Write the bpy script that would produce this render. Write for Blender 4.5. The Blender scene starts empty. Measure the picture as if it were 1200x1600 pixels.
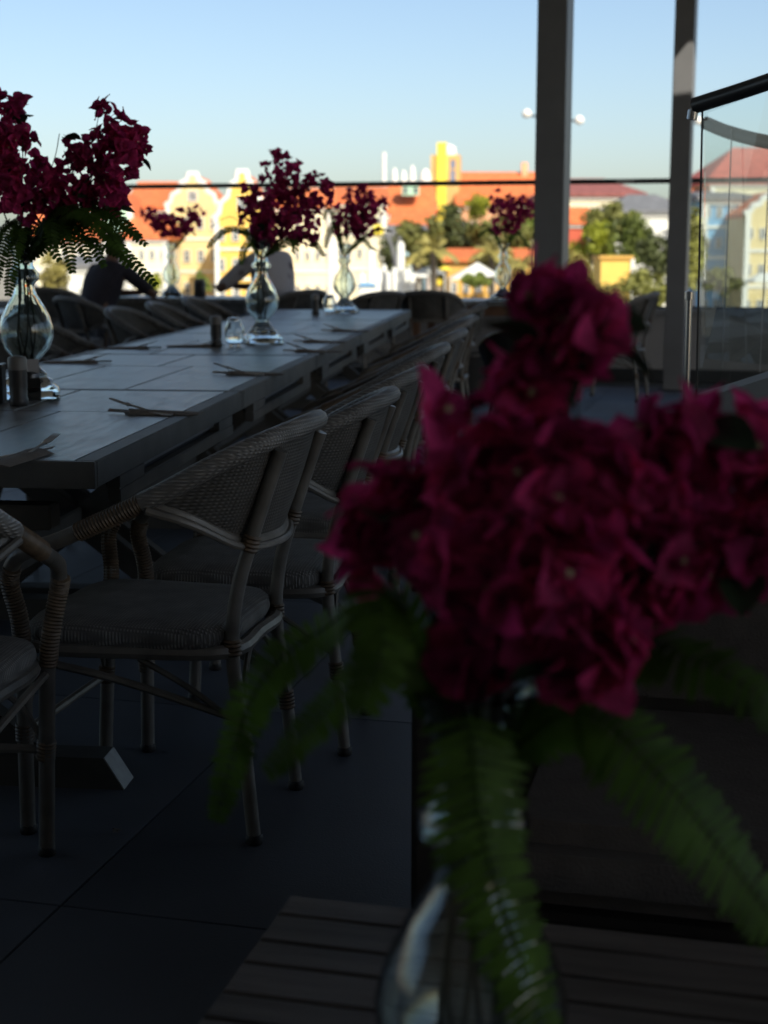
import bpy, bmesh, math, random
from math import sin, cos, pi, radians
from mathutils import Vector, Matrix, Quaternion

random.seed(7)
scene = bpy.context.scene
C = scene.collection

# ------------------------------------------------------------------ camera
F_PX, CAM_H = 2300.0, 1.2                     # focal length in pixels of a 1200x1600 frame
PITCH = math.atan(410 / F_PX)
cam_d = bpy.data.cameras.new('camera')
cam = bpy.data.objects.new('camera', cam_d)
C.objects.link(cam)
cam.location = (0, 0, CAM_H)
cam.rotation_euler = (pi / 2 - PITCH, 0, 0)
cam_d.sensor_fit = 'VERTICAL'
cam_d.sensor_height = 24.0
cam_d.lens = 24.0 * F_PX / 1600
cam_d.clip_start = 0.05
cam_d.clip_end = 5000
cam_d.dof.use_dof = True
cam_d.dof.focus_distance = 3.05
cam_d.dof.aperture_fstop = 3.0
scene.camera = cam

# ------------------------------------------------------------------ light
SUN_EL, SUN_AZ = radians(37), radians(27)      # azimuth: to the right of straight behind the camera
to_sun = Vector((sin(SUN_AZ) * cos(SUN_EL), -cos(SUN_AZ) * cos(SUN_EL), sin(SUN_EL)))
world = bpy.data.worlds.new('World')
scene.world = world
world.use_nodes = True
wn = world.node_tree
sky = wn.nodes.new('ShaderNodeTexSky')
sky.sky_type = 'NISHITA'
sky.sun_disc = False
sky.sun_elevation = SUN_EL
sky.sun_rotation = math.atan2(to_sun.x, to_sun.y)
sky.air_density = 0.95
sky.dust_density = 1.55
sky.ozone_density = 1.8
bgn = wn.nodes['Background']
wn.links.new(sky.outputs[0], bgn.inputs[0])
bgn.inputs[1].default_value = 0.116
sun_l = bpy.data.lights.new('sun', 'SUN')
sun_l.energy = 5.0
sun_l.angle = radians(0.5)
sun_l.color = (1.0, 0.92, 0.78)
sun = bpy.data.objects.new('sun', sun_l)
C.objects.link(sun)
sun.rotation_euler = to_sun.to_track_quat('Z', 'Y').to_euler()
sun.location = (0, 0, 30)

vs = scene.view_settings
vs.view_transform = 'Standard'
vs.look = 'None'
vs.gamma = 1.0
vs.exposure = 0.42
scene.cycles.use_denoising = True
scene.cycles.max_bounces = 10
scene.cycles.diffuse_bounces = 4
scene.cycles.glossy_bounces = 4
scene.cycles.transmission_bounces = 10
scene.cycles.transparent_max_bounces = 12
scene.cycles.caustics_reflective = False
scene.cycles.caustics_refractive = False
scene.cycles.sample_clamp_indirect = 4.0

# ------------------------------------------------------------------ helpers
CP, SP = cos(PITCH), sin(PITCH)
def ray(x, y):
    u, v = (x - 600) / F_PX, (y - 800) / F_PX
    return Vector((u, CP - v * SP, -(SP + v * CP)))
def at(x, y, d):
    """world point seen at photo pixel x, y when it stands d metres away (along Y)"""
    r = ray(x, y)
    return Vector((0, 0, CAM_H)) + r * (d / r.y)
def on(x, y, z):
    r = ray(x, y)
    return Vector((0, 0, CAM_H)) + r * ((z - CAM_H) / r.z)

MATS = {}
def mat(name, col, rough=0.6, var=0.12, scale=8.0, bump=0.0, bscale=60.0, metal=0.0, spec=0.5,
        detail=4.0, stretch=None, coord='Object', trans=0.0, rvar=0.0):
    m = bpy.data.materials.new(name)
    m.use_nodes = True
    nt = m.node_tree
    b = nt.nodes['Principled BSDF']
    b.inputs['Roughness'].default_value = rough
    b.inputs['Metallic'].default_value = metal
    b.inputs['Specular IOR Level'].default_value = spec
    tc = nt.nodes.new('ShaderNodeTexCoord')
    src = tc.outputs[coord]
    if stretch:
        mp = nt.nodes.new('ShaderNodeMapping')
        mp.inputs['Scale'].default_value = stretch
        nt.links.new(src, mp.inputs['Vector'])
        src = mp.outputs[0]
    n = nt.nodes.new('ShaderNodeTexNoise')
    n.inputs['Scale'].default_value = scale
    n.inputs['Detail'].default_value = detail
    nt.links.new(src, n.inputs['Vector'])
    r = nt.nodes.new('ShaderNodeValToRGB')
    e = r.color_ramp.elements
    e[0].position, e[1].position = 0.3, 0.72
    e[0].color = (*[max(0, c * (1 - var * 1.6)) for c in col], 1)
    e[1].color = (*[min(1, c * (1 + var * 1.4)) for c in col], 1)
    nt.links.new(n.outputs['Fac'], r.inputs[0])
    oi = nt.nodes.new('ShaderNodeObjectInfo')
    hs = nt.nodes.new('ShaderNodeHueSaturation')
    mr = nt.nodes.new('ShaderNodeMapRange')
    mr.inputs[3].default_value = 1 - var * 0.8
    mr.inputs[4].default_value = 1 + var * 0.8
    nt.links.new(oi.outputs['Random'], mr.inputs[0])
    nt.links.new(mr.outputs[0], hs.inputs['Value'])
    nt.links.new(r.outputs[0], hs.inputs['Color'])
    nt.links.new(hs.outputs[0], b.inputs['Base Color'])
    if rvar:
        rr = nt.nodes.new('ShaderNodeMapRange')
        rr.inputs[3].default_value = max(0.02, rough - rvar)
        rr.inputs[4].default_value = min(1, rough + rvar)
        nt.links.new(n.outputs['Fac'], rr.inputs[0])
        nt.links.new(rr.outputs[0], b.inputs['Roughness'])
    if bump:
        n2 = nt.nodes.new('ShaderNodeTexNoise')
        n2.inputs['Scale'].default_value = bscale
        n2.inputs['Detail'].default_value = 3
        nt.links.new(src, n2.inputs['Vector'])
        bp = nt.nodes.new('ShaderNodeBump')
        bp.inputs['Strength'].default_value = bump
        bp.inputs['Distance'].default_value = 0.01
        nt.links.new(n2.outputs['Fac'], bp.inputs['Height'])
        nt.links.new(bp.outputs[0], b.inputs['Normal'])
    if trans:
        tr = nt.nodes.new('ShaderNodeBsdfTranslucent')
        nt.links.new(hs.outputs[0], tr.inputs['Color'])
        mx = nt.nodes.new('ShaderNodeMixShader')
        mx.inputs[0].default_value = trans
        nt.links.new(b.outputs[0], mx.inputs[1])
        nt.links.new(tr.outputs[0], mx.inputs[2])
        nt.links.new(mx.outputs[0], nt.nodes['Material Output'].inputs[0])
    MATS[name] = m
    return m

def weave(name, col, scale, rough=0.75, dirs='XY'):
    """two crossed wave patterns: woven outdoor fabric"""
    m = mat(name, col, rough, var=0.15, scale=20)
    nt = m.node_tree
    b = nt.nodes['Principled BSDF']
    tc = nt.nodes.new('ShaderNodeTexCoord')
    ws = []
    for d in dirs:
        w = nt.nodes.new('ShaderNodeTexWave')
        w.bands_direction = d
        w.inputs['Scale'].default_value = scale
        w.inputs['Distortion'].default_value = 0.0
        nt.links.new(tc.outputs['Object'], w.inputs['Vector'])
        ws.append(w)
    m2 = nt.nodes.new('ShaderNodeMath'); m2.operation = 'MULTIPLY'
    nt.links.new(ws[0].outputs['Fac'], m2.inputs[0]); nt.links.new(ws[1].outputs['Fac'], m2.inputs[1])
    bp = nt.nodes.new('ShaderNodeBump')
    bp.inputs['Strength'].default_value = 0.8
    bp.inputs['Distance'].default_value = 0.003
    nt.links.new(m2.outputs[0], bp.inputs['Height'])
    nt.links.new(bp.outputs[0], b.inputs['Normal'])
    # darker threads between the raised ones
    hs = [n for n in nt.nodes if n.type == 'HUE_SAT'][0]
    mixn = nt.nodes.new('ShaderNodeMix'); mixn.data_type = 'RGBA'; mixn.blend_type = 'MULTIPLY'
    mixn.inputs[0].default_value = 0.55
    nt.links.new(hs.outputs[0], mixn.inputs[6])
    nt.links.new(m2.outputs[0], mixn.inputs[7])
    nt.links.new(mixn.outputs[2], b.inputs['Base Color'])
    return m

def glass(name, tint, rough=0.01, ior=1.5):
    m = bpy.data.materials.new(name)
    m.use_nodes = True
    nt = m.node_tree
    b = nt.nodes['Principled BSDF']
    b.inputs['Base Color'].default_value = (*tint, 1)
    b.inputs['Roughness'].default_value = rough
    b.inputs['IOR'].default_value = ior
    b.inputs['Transmission Weight'].default_value = 1.0
    tc = nt.nodes.new('ShaderNodeTexCoord')
    n = nt.nodes.new('ShaderNodeTexNoise')
    n.inputs['Scale'].default_value = 14
    nt.links.new(tc.outputs['Object'], n.inputs['Vector'])
    bp = nt.nodes.new('ShaderNodeBump')
    bp.inputs['Strength'].default_value = 0.12
    bp.inputs['Distance'].default_value = 0.01
    nt.links.new(n.outputs['Fac'], bp.inputs['Height'])
    nt.links.new(bp.outputs[0], b.inputs['Normal'])
    MATS[name] = m
    return m

def pane(name, tint, refl=1.0):
    """thin flat sheet of glass: transparent with a Fresnel reflection"""
    m = bpy.data.materials.new(name)
    m.use_nodes = True
    nt = m.node_tree
    nt.nodes.remove(nt.nodes['Principled BSDF'])
    t = nt.nodes.new('ShaderNodeBsdfTransparent'); t.inputs[0].default_value = (*tint, 1)
    g = nt.nodes.new('ShaderNodeBsdfGlossy'); g.inputs['Roughness'].default_value = 0.01
    f = nt.nodes.new('ShaderNodeFresnel'); f.inputs[0].default_value = 1.45
    mu = nt.nodes.new('ShaderNodeMath'); mu.operation = 'MULTIPLY'; mu.inputs[1].default_value = refl
    mx = nt.nodes.new('ShaderNodeMixShader')
    ge = nt.nodes.new('ShaderNodeNewGeometry')
    inv = nt.nodes.new('ShaderNodeMath'); inv.operation = 'SUBTRACT'; inv.inputs[0].default_value = 1.0
    m2 = nt.nodes.new('ShaderNodeMath'); m2.operation = 'MULTIPLY'
    nt.links.new(ge.outputs['Backfacing'], inv.inputs[1])
    nt.links.new(f.outputs[0], mu.inputs[0]); nt.links.new(mu.outputs[0], m2.inputs[0]); nt.links.new(inv.outputs[0], m2.inputs[1])
    nt.links.new(m2.outputs[0], mx.inputs[0])
    nt.links.new(t.outputs[0], mx.inputs[1]); nt.links.new(g.outputs[0], mx.inputs[2])
    nt.links.new(mx.outputs[0], nt.nodes['Material Output'].inputs[0])
    MATS[name] = m
    return m

def catmull(pts, n=6, closed=False):
    pts = [Vector(p) for p in pts]
    if len(pts) < 3:
        return pts
    out = []
    N = len(pts)
    rng = N if closed else N - 1
    for i in range(rng):
        if closed:
            p0, p1, p2, p3 = pts[(i - 1) % N], pts[i], pts[(i + 1) % N], pts[(i + 2) % N]
        else:
            p1, p2 = pts[i], pts[i + 1]
            p0 = pts[i - 1] if i else p1 * 2 - p2
            p3 = pts[i + 2] if i + 2 < N else p2 * 2 - p1
        for k in range(n):
            t = k / n
            out.append(0.5 * ((2 * p1) + (p2 - p0) * t + (2 * p0 - 5 * p1 + 4 * p2 - p3) * t * t
                              + (3 * p1 - p0 - 3 * p2 + p3) * t ** 3))
    if not closed:
        out.append(pts[-1])
    return out

class MB:
    def __init__(self):
        self.v, self.f = [], []
    def add(self, vs, fs):
        o = len(self.v)
        self.v += [tuple(p) for p in vs]
        self.f += [tuple(i + o for i in f) for f in fs]
        return self
    def box(self, c, s, rz=0.0, rx=0.0, ry=0.0, taper=None):
        hx, hy, hz = s[0] / 2, s[1] / 2, s[2] / 2
        R = Matrix.Rotation(rz, 3, 'Z') @ Matrix.Rotation(ry, 3, 'Y') @ Matrix.Rotation(rx, 3, 'X')
        c = Vector(c)
        vs = []
        for z in (-1, 1):
            k = taper if (taper and z < 0) else 1
            for x, y in ((-1, -1), (1, -1), (1, 1), (-1, 1)):
                vs.append(c + R @ Vector((x * hx * k, y * hy * k, z * hz)))
        return self.add(vs, [(3, 2, 1, 0), (4, 5, 6, 7), (0, 1, 5, 4), (1, 2, 6, 5), (2, 3, 7, 6), (3, 0, 4, 7)])
    def bbox(self, c, s, b=0.004, rz=0.0):
        """box with chamfered edges"""
        bm = bmesh.new()
        bmesh.ops.create_cube(bm, size=1)
        bmesh.ops.scale(bm, vec=s, verts=bm.verts)
        bmesh.ops.bevel(bm, geom=list(bm.edges), offset=b, segments=2, affect='EDGES')
        bmesh.ops.rotate(bm, cent=(0, 0, 0), matrix=Matrix.Rotation(rz, 3, 'Z'), verts=bm.verts)
        bmesh.ops.translate(bm, vec=Vector(c), verts=bm.verts)
        bm.verts.index_update()
        self.add([v.co for v in bm.verts], [[v.index for v in f.verts] for f in bm.faces])
        bm.free()
        return self
    def tube(self, pts, r, seg=8, caps=True, squash=None):
        pts = [Vector(p) for p in pts]
        rad = r if hasattr(r, '__len__') else [r] * len(pts)
        if len(rad) != len(pts):
            a, b = rad[0], rad[-1]
            rad = [a + (b - a) * i / (len(pts) - 1) for i in range(len(pts))]
        t = (pts[1] - pts[0]).normalized()
        up = Vector((0, 0, 1)) if abs(t.z) < 0.9 else Vector((1, 0, 0))
        nrm = (up - t * up.dot(t)).normalized()
        vs = []
        for i, p in enumerate(pts):
            a = pts[max(i - 1, 0)]
            b = pts[min(i + 1, len(pts) - 1)]
            t2 = (b - a)
            t2 = t2.normalized() if t2.length > 1e-9 else t
            q = t.rotation_difference(t2)
            nrm = (q @ nrm)
            nrm = (nrm - t2 * nrm.dot(t2)).normalized()
            t = t2
            bn = t.cross(nrm)
            for k in range(seg):
                a_ = 2 * pi * k / seg
                vs.append(p + (nrm * cos(a_) + bn * sin(a_)) * rad[i])
        fs = []
        n = len(pts)
        for i in range(n - 1):
            for k in range(seg):
                k2 = (k + 1) % seg
                fs.append((i * seg + k, i * seg + k2, (i + 1) * seg + k2, (i + 1) * seg + k))
        if caps:
            fs.append(tuple(range(seg - 1, -1, -1)))
            fs.append(tuple((n - 1) * seg + k for k in range(seg)))
        return self.add(vs, fs)
    def lathe(self, prof, seg=32, c=(0, 0, 0), square=0.0, closed=False):
        """prof: list of (r, z[, squareness])"""
        vs, fs = [], []
        for pr in prof:
            r, z = pr[0], pr[1]
            sq = pr[2] if len(pr) > 2 else 0
            for k in range(seg):
                a = 2 * pi * k / seg
                q = 1.0
                if sq:
                    m = max(abs(cos(a)), abs(sin(a)))
                    q = (1 - sq) + sq * (1 / m) * 0.92
                vs.append((c[0] + r * q * cos(a), c[1] + r * q * sin(a), c[2] + z))
        n = len(prof)
        for i in range(n if closed else n - 1):
            j = (i + 1) % n
            for k in range(seg):
                k2 = (k + 1) % seg
                fs.append((i * seg + k, i * seg + k2, j * seg + k2, j * seg + k))
        if not closed:
            if prof[0][0] > 1e-4:
                fs.append(tuple(range(seg - 1, -1, -1)))
            if prof[-1][0] > 1e-4:
                fs.append(tuple((n - 1) * seg + k for k in range(seg)))
        return self.add(vs, fs)
    def prism(self, poly, y0, y1):
        """polygon in XZ extruded along Y"""
        n = len(poly)
        vs = [(x, y0, z) for x, z in poly] + [(x, y1, z) for x, z in poly]
        fs = [tuple(range(n)), tuple(range(2 * n - 1, n - 1, -1))]
        for i in range(n):
            j = (i + 1) % n
            fs.append((i, i + n, j + n, j))
        return self.add(vs, fs)
    def mesh(self, name, m, smooth=False, fix=True):
        me = bpy.data.meshes.new(name)
        me.from_pydata(self.v, [], self.f)
        me.validate()
        if fix:
            bm = bmesh.new(); bm.from_mesh(me)
            bmesh.ops.recalc_face_normals(bm, faces=bm.faces)
            bm.to_mesh(me); bm.free()
        if m is not None:
            me.materials.append(MATS[m] if isinstance(m, str) else m)
        if smooth:
            me.polygons.foreach_set('use_smooth', [True] * len(me.polygons))
            try:
                me.set_sharp_from_angle(angle=radians(42))
            except Exception:
                pass
        return me
    def build(self, name, m, parent=None, smooth=False, loc=None, rz=None, fix=True):
        return put(name, self.mesh(name, m, smooth, fix), parent, loc, rz)

def put(name, me, parent=None, loc=None, rz=None):
    o = bpy.data.objects.new(name, me)
    C.objects.link(o)
    if parent is not None:
        o.parent = parent
    if loc is not None:
        o.location = loc
    if rz is not None:
        o.rotation_euler = (0, 0, rz)
    return o

def tag(o, label=None, cat=None, group=None, kind=None):
    if label: o['label'] = label
    if cat: o['category'] = cat
    if group: o['group'] = group
    if kind: o['kind'] = kind
    return o

def thing(name, label, cat, loc=(0, 0, 0), rz=0.0, group=None):
    o = bpy.data.objects.new(name, None)
    C.objects.link(o)
    o.empty_display_size = 0.1
    o.location = loc
    o.rotation_euler = (0, 0, rz)
    return tag(o, label, cat, group)

def copy_tree(o, parent=None):
    c = o.copy()
    C.objects.link(c)
    c.parent = parent
    for ch in list(o.children):
        copy_tree(ch, c)
    return c

# ------------------------------------------------------------------ materials
mat('floor_tile', (0.092, 0.104, 0.128), 0.5, 0.22, 1.6, 0.12, 260, spec=0.35, rvar=0.16, detail=8)
mat('grout', (0.05, 0.055, 0.063), 0.9)
mat('column_grey', (0.185, 0.19, 0.20), 0.38, 0.06, 4)
mat('parapet_grey', (0.26, 0.26, 0.268), 0.7, 0.06, 3, 0.1, 80)
mat('dark_metal', (0.03, 0.033, 0.036), 0.4, 0.05)
mat('roof_soffit', (0.78, 0.77, 0.74), 0.8, 0.05)
mat('back_wall', (0.55, 0.53, 0.50), 0.8, 0.1)
mat('table_slab', (0.215, 0.215, 0.214), 0.35, 0.28, 7.0, 0.12, 120, spec=0.5, stretch=(6, 1, 1), rvar=0.10)
mat('table_frame', (0.125, 0.125, 0.118), 0.55, 0.12, 10, 0.08, 150)
mat('table_leg', (0.06, 0.058, 0.054), 0.65, 0.15, 10, 0.1, 90)
mat('beam_end_skylit', (0.32, 0.34, 0.35), 0.6, 0.1, 30)  # pale grey paints the sky's reflection onto the foot beam ends
mat('slot_dark', (0.01, 0.012, 0.02), 0.5, 0.05)
mat('rail_metal', (0.35, 0.36, 0.38), 0.35, 0.05, metal=0.9)
mat('bamboo', (0.142, 0.134, 0.122), 0.38, 0.22, 14, 0.12, 60, spec=0.5)
mat('rattan_wrap', (0.10, 0.070, 0.045), 0.5, 0.3, 30, 0.1, 90)
mat('foot_cap', (0.012, 0.012, 0.013), 0.6, 0.05)
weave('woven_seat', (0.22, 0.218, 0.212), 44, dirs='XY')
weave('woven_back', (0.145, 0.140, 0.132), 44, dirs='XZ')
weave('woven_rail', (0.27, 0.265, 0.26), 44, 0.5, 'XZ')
glass('vase_glass', (0.88, 0.975, 0.965))
glass('clear_glass', (0.93, 0.97, 0.97))
mat('bract', (0.70, 0.050, 0.21), 0.75, 0.42, 30, 0.35, 140, trans=0.5, spec=0.25)
mat('bract_deep', (0.46, 0.026, 0.16), 0.75, 0.38, 30, 0.35, 140, trans=0.5, spec=0.25)
mat('floret', (0.42, 0.36, 0.22), 0.7, 0.2)
mat('fern', (0.062, 0.120, 0.017), 0.55, 0.35, 22, 0.1, 90, trans=0.45, spec=0.22)
mat('flower_leaf', (0.022, 0.050, 0.022), 0.45, 0.3, 20, trans=0.15)
mat('stem', (0.030, 0.034, 0.022), 0.7, 0.3, 40, 0.2, 90)
mat('napkin', (0.19, 0.165, 0.145), 0.85, 0.08, 12, 0.2, 60)
mat('cutlery', (0.72, 0.73, 0.75), 0.32, 0.05, metal=1.0)
mat('mill', (0.035, 0.033, 0.033), 0.4, 0.1, 10)
mat('mill_cap', (0.16, 0.15, 0.14), 0.45, 0.1)
mat('salt', (0.6, 0.6, 0.58), 0.8, 0.05)
mat('card', (0.36, 0.35, 0.36), 0.7, 0.05)
mat('dark_box', (0.035, 0.035, 0.037), 0.6, 0.05)
mat('slat_wood', (0.088, 0.076, 0.070), 0.5, 0.25, 5, 0.15, 60, stretch=(1, 9, 9))
mat('sofa_cloth', (0.085, 0.075, 0.070), 0.85, 0.1, 20, 0.3, 200)
mat('sofa_frame', (0.022, 0.018, 0.016), 0.6, 0.1)
mat('steel', (0.50, 0.50, 0.50), 0.25, 0.05, metal=1.0)
mat('stringer', (0.42, 0.43, 0.44), 0.6, 0.05)
mat('tub_black', (0.012, 0.012, 0.013), 0.35, 0.1)
mat('brass', (0.32, 0.24, 0.10), 0.35, 0.1, metal=1.0)
mat('rail_dark', (0.12, 0.125, 0.13), 0.32, 0.05, metal=0.6)
mat('brown_edge', (0.16, 0.085, 0.05), 0.5, 0.2, 10)
pane('screen_glass', (0.96, 0.975, 0.97), 0.8)
pane('stair_glass', (0.95, 0.985, 0.985), 5.5)

# ------------------------------------------------------------------ the terrace (setting)
TA = radians(14)                                     # the terrace grid is turned to the right
U = Vector((cos(TA), -sin(TA), 0))
W = Vector((sin(TA), cos(TA), 0))
O0 = Vector((-0.60, 2.56, 0))                        # a crossing of the floor joints
def tw(a, b, z=0.0):
    return O0 + U * a + W * b + Vector((0, 0, z))

PAR_B = 11.45                                        # parapet line: distance along W
FRZ = -TA
fl = MB().box((0, 0, -0.17), (21.6, 21.6, 0.32)).build('terrace_floor', 'grout', None, loc=tw(-0.6, PAR_B - 10.65), rz=FRZ)
tag(fl, 'dark grey tiled terrace floor', None, kind='structure')
TS = 1.2
tile_me = MB().bbox((0, 0, -0.004), (TS - 0.004, TS - 0.004, 0.012), 0.0012).mesh('tile', 'floor_tile')
for i in range(-6, 7):
    for j in range(-4, 10):
        wp = tw((i + .5) * TS, (j + .5) * TS)
        if j * TS + TS > PAR_B + 0.3 or wp.y < -3.2:
            continue
        t = put('tile', tile_me, fl)
        t.location = ((i + .5) * TS + 0.6, (j + .5) * TS - (PAR_B - 10.65), 0.0)

def tbox(name, m, a0, a1, b0, b1, z0, z1, label=None, cat=None, kind=None, parent=None, bev=0.004, group=None):
    """a box laid out on the terrace grid"""
    o = MB().bbox((0, 0, (z1 - z0) / 2), (a1 - a0, b1 - b0, z1 - z0), bev).build(name, m)
    o.location = tw((a0 + a1) / 2, (b0 + b1) / 2, z0)
    o.rotation_euler = (0, 0, FRZ)
    if parent is not None:
        o.parent = parent
    else:
        tag(o, label, cat, group, kind)
    return o

# parapet with cap, skirting, glass wind screen and top rail
pw = thing('parapet_wall', 'low grey terrace parapet wall below the glass wind screen', 'wall', tw(0, PAR_B), FRZ)
MB().bbox((-0.6, 0.10, 0.30), (20, 0.18, 0.60), 0.005).build('wall', 'parapet_grey', pw)
MB().bbox((-0.6, 0.10, 0.6325), (20, 0.26, 0.06), 0.006).build('cap', 'column_grey', pw)
MB().bbox((-0.6, 0.001, 0.06), (20, 0.02, 0.115), 0.003).build('skirting', 'dark_metal', pw)
ws_ = thing('wind_screen', 'clear glass wind screen with thin dark top rail above the parapet', 'screen', tw(0, PAR_B + 0.10, 0.6635), FRZ)
MB().bbox((-0.6, 0, 1.15), (20, 0.05, 0.045), 0.006).build('top_rail', 'dark_metal', ws_)
MB().bbox((-0.6, 0, 0.012), (20, 0.04, 0.022), 0.004).build('base_channel', 'dark_metal', ws_)
for k in range(8):
    x0 = -10.6 + 2.5 * k
    MB().box((x0 + 1.25, 0, 0.575), (2.488, 0.012, 1.10)).build('glass_pane', 'screen_glass', ws_)

# columns
def column(name, label, a, b, w, h, d=None):
    d = d or w
    c = thing(name, label, 'column', tw(a, b), FRZ - 0.11, 'roof columns')
    MB().bbox((0, 0, h / 2), (w, d, h), 0.008).build('shaft', 'column_grey', c)
    MB().bbox((0, 0, 0.006), (w + 0.05, d + 0.05, 0.012), 0.004).build('base_plate', 'dark_metal', c)
    return c
def tcoord(p):
    q = Vector(p) - O0
    return q.dot(U), q.dot(W)
ROOF_Z = 4.7
ca, cb = tcoord(at(861, 400, 10.4))
column('steel_column', 'thick dark grey roof column left of the stair glass, nearest to the long table', ca, cb, 0.205, ROOF_Z)
ca2, cb2 = tcoord(at(1063, 300, 12.75))
column('steel_column', 'slim dark grey roof column with a sunlit patch beside the glass balustrade', ca2, cb2, 0.165, ROOF_Z)
COL2 = tw(ca2, cb2)

# roof slab over the terrace; an unseen slot is added to put sun on the second column
patch_z = 2.50
hole = COL2 + to_sun * ((ROOF_Z - patch_z) / to_sun.z)
ha, hb = tcoord(hole)
hw, hl = 0.62, 0.60
rf = thing('canopy_roof', 'flat roof slab over the terrace', 'roof', tw(0, 0, ROOF_Z), FRZ)
A0, A1, B0, B1 = -12.5, 10.0, -7.5, PAR_B + 0.7
for (a0, a1, b0, b1) in ((A0, ha - hw / 2, B0, B1), (ha + hw / 2, A1, B0, B1),
                         (ha - hw / 2, ha + hw / 2, B0, hb - hl / 2), (ha - hw / 2, ha + hw / 2, hb + hl / 2, B1)):
    MB().box(((a0 + a1) / 2, (b0 + b1) / 2, 0.10), (a1 - a0, b1 - b0, 0.20)).build('slab', 'roof_soffit', rf)
bw = MB().box((0, 0, 2.40), (22.5, 0.2, 4.7)).build('rear_wall', 'back_wall', None, loc=tw(-1.25, -7.3, -0.05), rz=FRZ)
tag(bw, 'rear wall of the restaurant behind the terrace', 'wall')

# ------------------------------------------------------------------ bistro chair
def pvec(*p):
    return [Vector(q) for q in p]
HOOP = [(-.238, .215, .47), (-.250, .225, .545), (-.262, .200, .603), (-.275, .10, .645), (-.278, .0, .690),
        (-.270, -.10, .738), (-.250, -.20, .793), (-.200, -.280, .832), (-.10, -.320, .849), (0, -.334, .855)]
HOOP = HOOP + [(-x, y, z) for x, y, z in HOOP[-2::-1]]
hoop = catmull(HOOP, 6)
LOW = [(-.274, -.075, .722), (-.240, -.155, .688), (-.155, -.222, .634), (0, -.258, .622)]
LOW = LOW + [(-x, y, z) for x, y, z in LOW[-2::-1]]
low = catmull(LOW, 7)

def resample(pts, n):
    L = [0]
    for a, b in zip(pts, pts[1:]):
        L.append(L[-1] + (b - a).length)
    out, i = [], 0
    for k in range(n):
        s = L[-1] * k / (n - 1)
        while i < len(L) - 2 and L[i + 1] < s:
            i += 1
        t = (s - L[i]) / max(1e-9, L[i + 1] - L[i])
        out.append(pts[i].lerp(pts[i + 1], t))
    return out

def ring_wrap(mb, path, r, pitch=0.007, thick=0.0022, seg=8):
    """coils of rattan round a straight or curved length"""
    L = sum((b - a).length for a, b in zip(path, path[1:]))
    n = max(3, int(L / pitch))
    pts = resample(path, n * 2 + 1)
    rad = [r + (thick if k % 2 else -0.0002) for k in range(len(pts))]
    mb.tube(pts, rad, seg)

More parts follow.
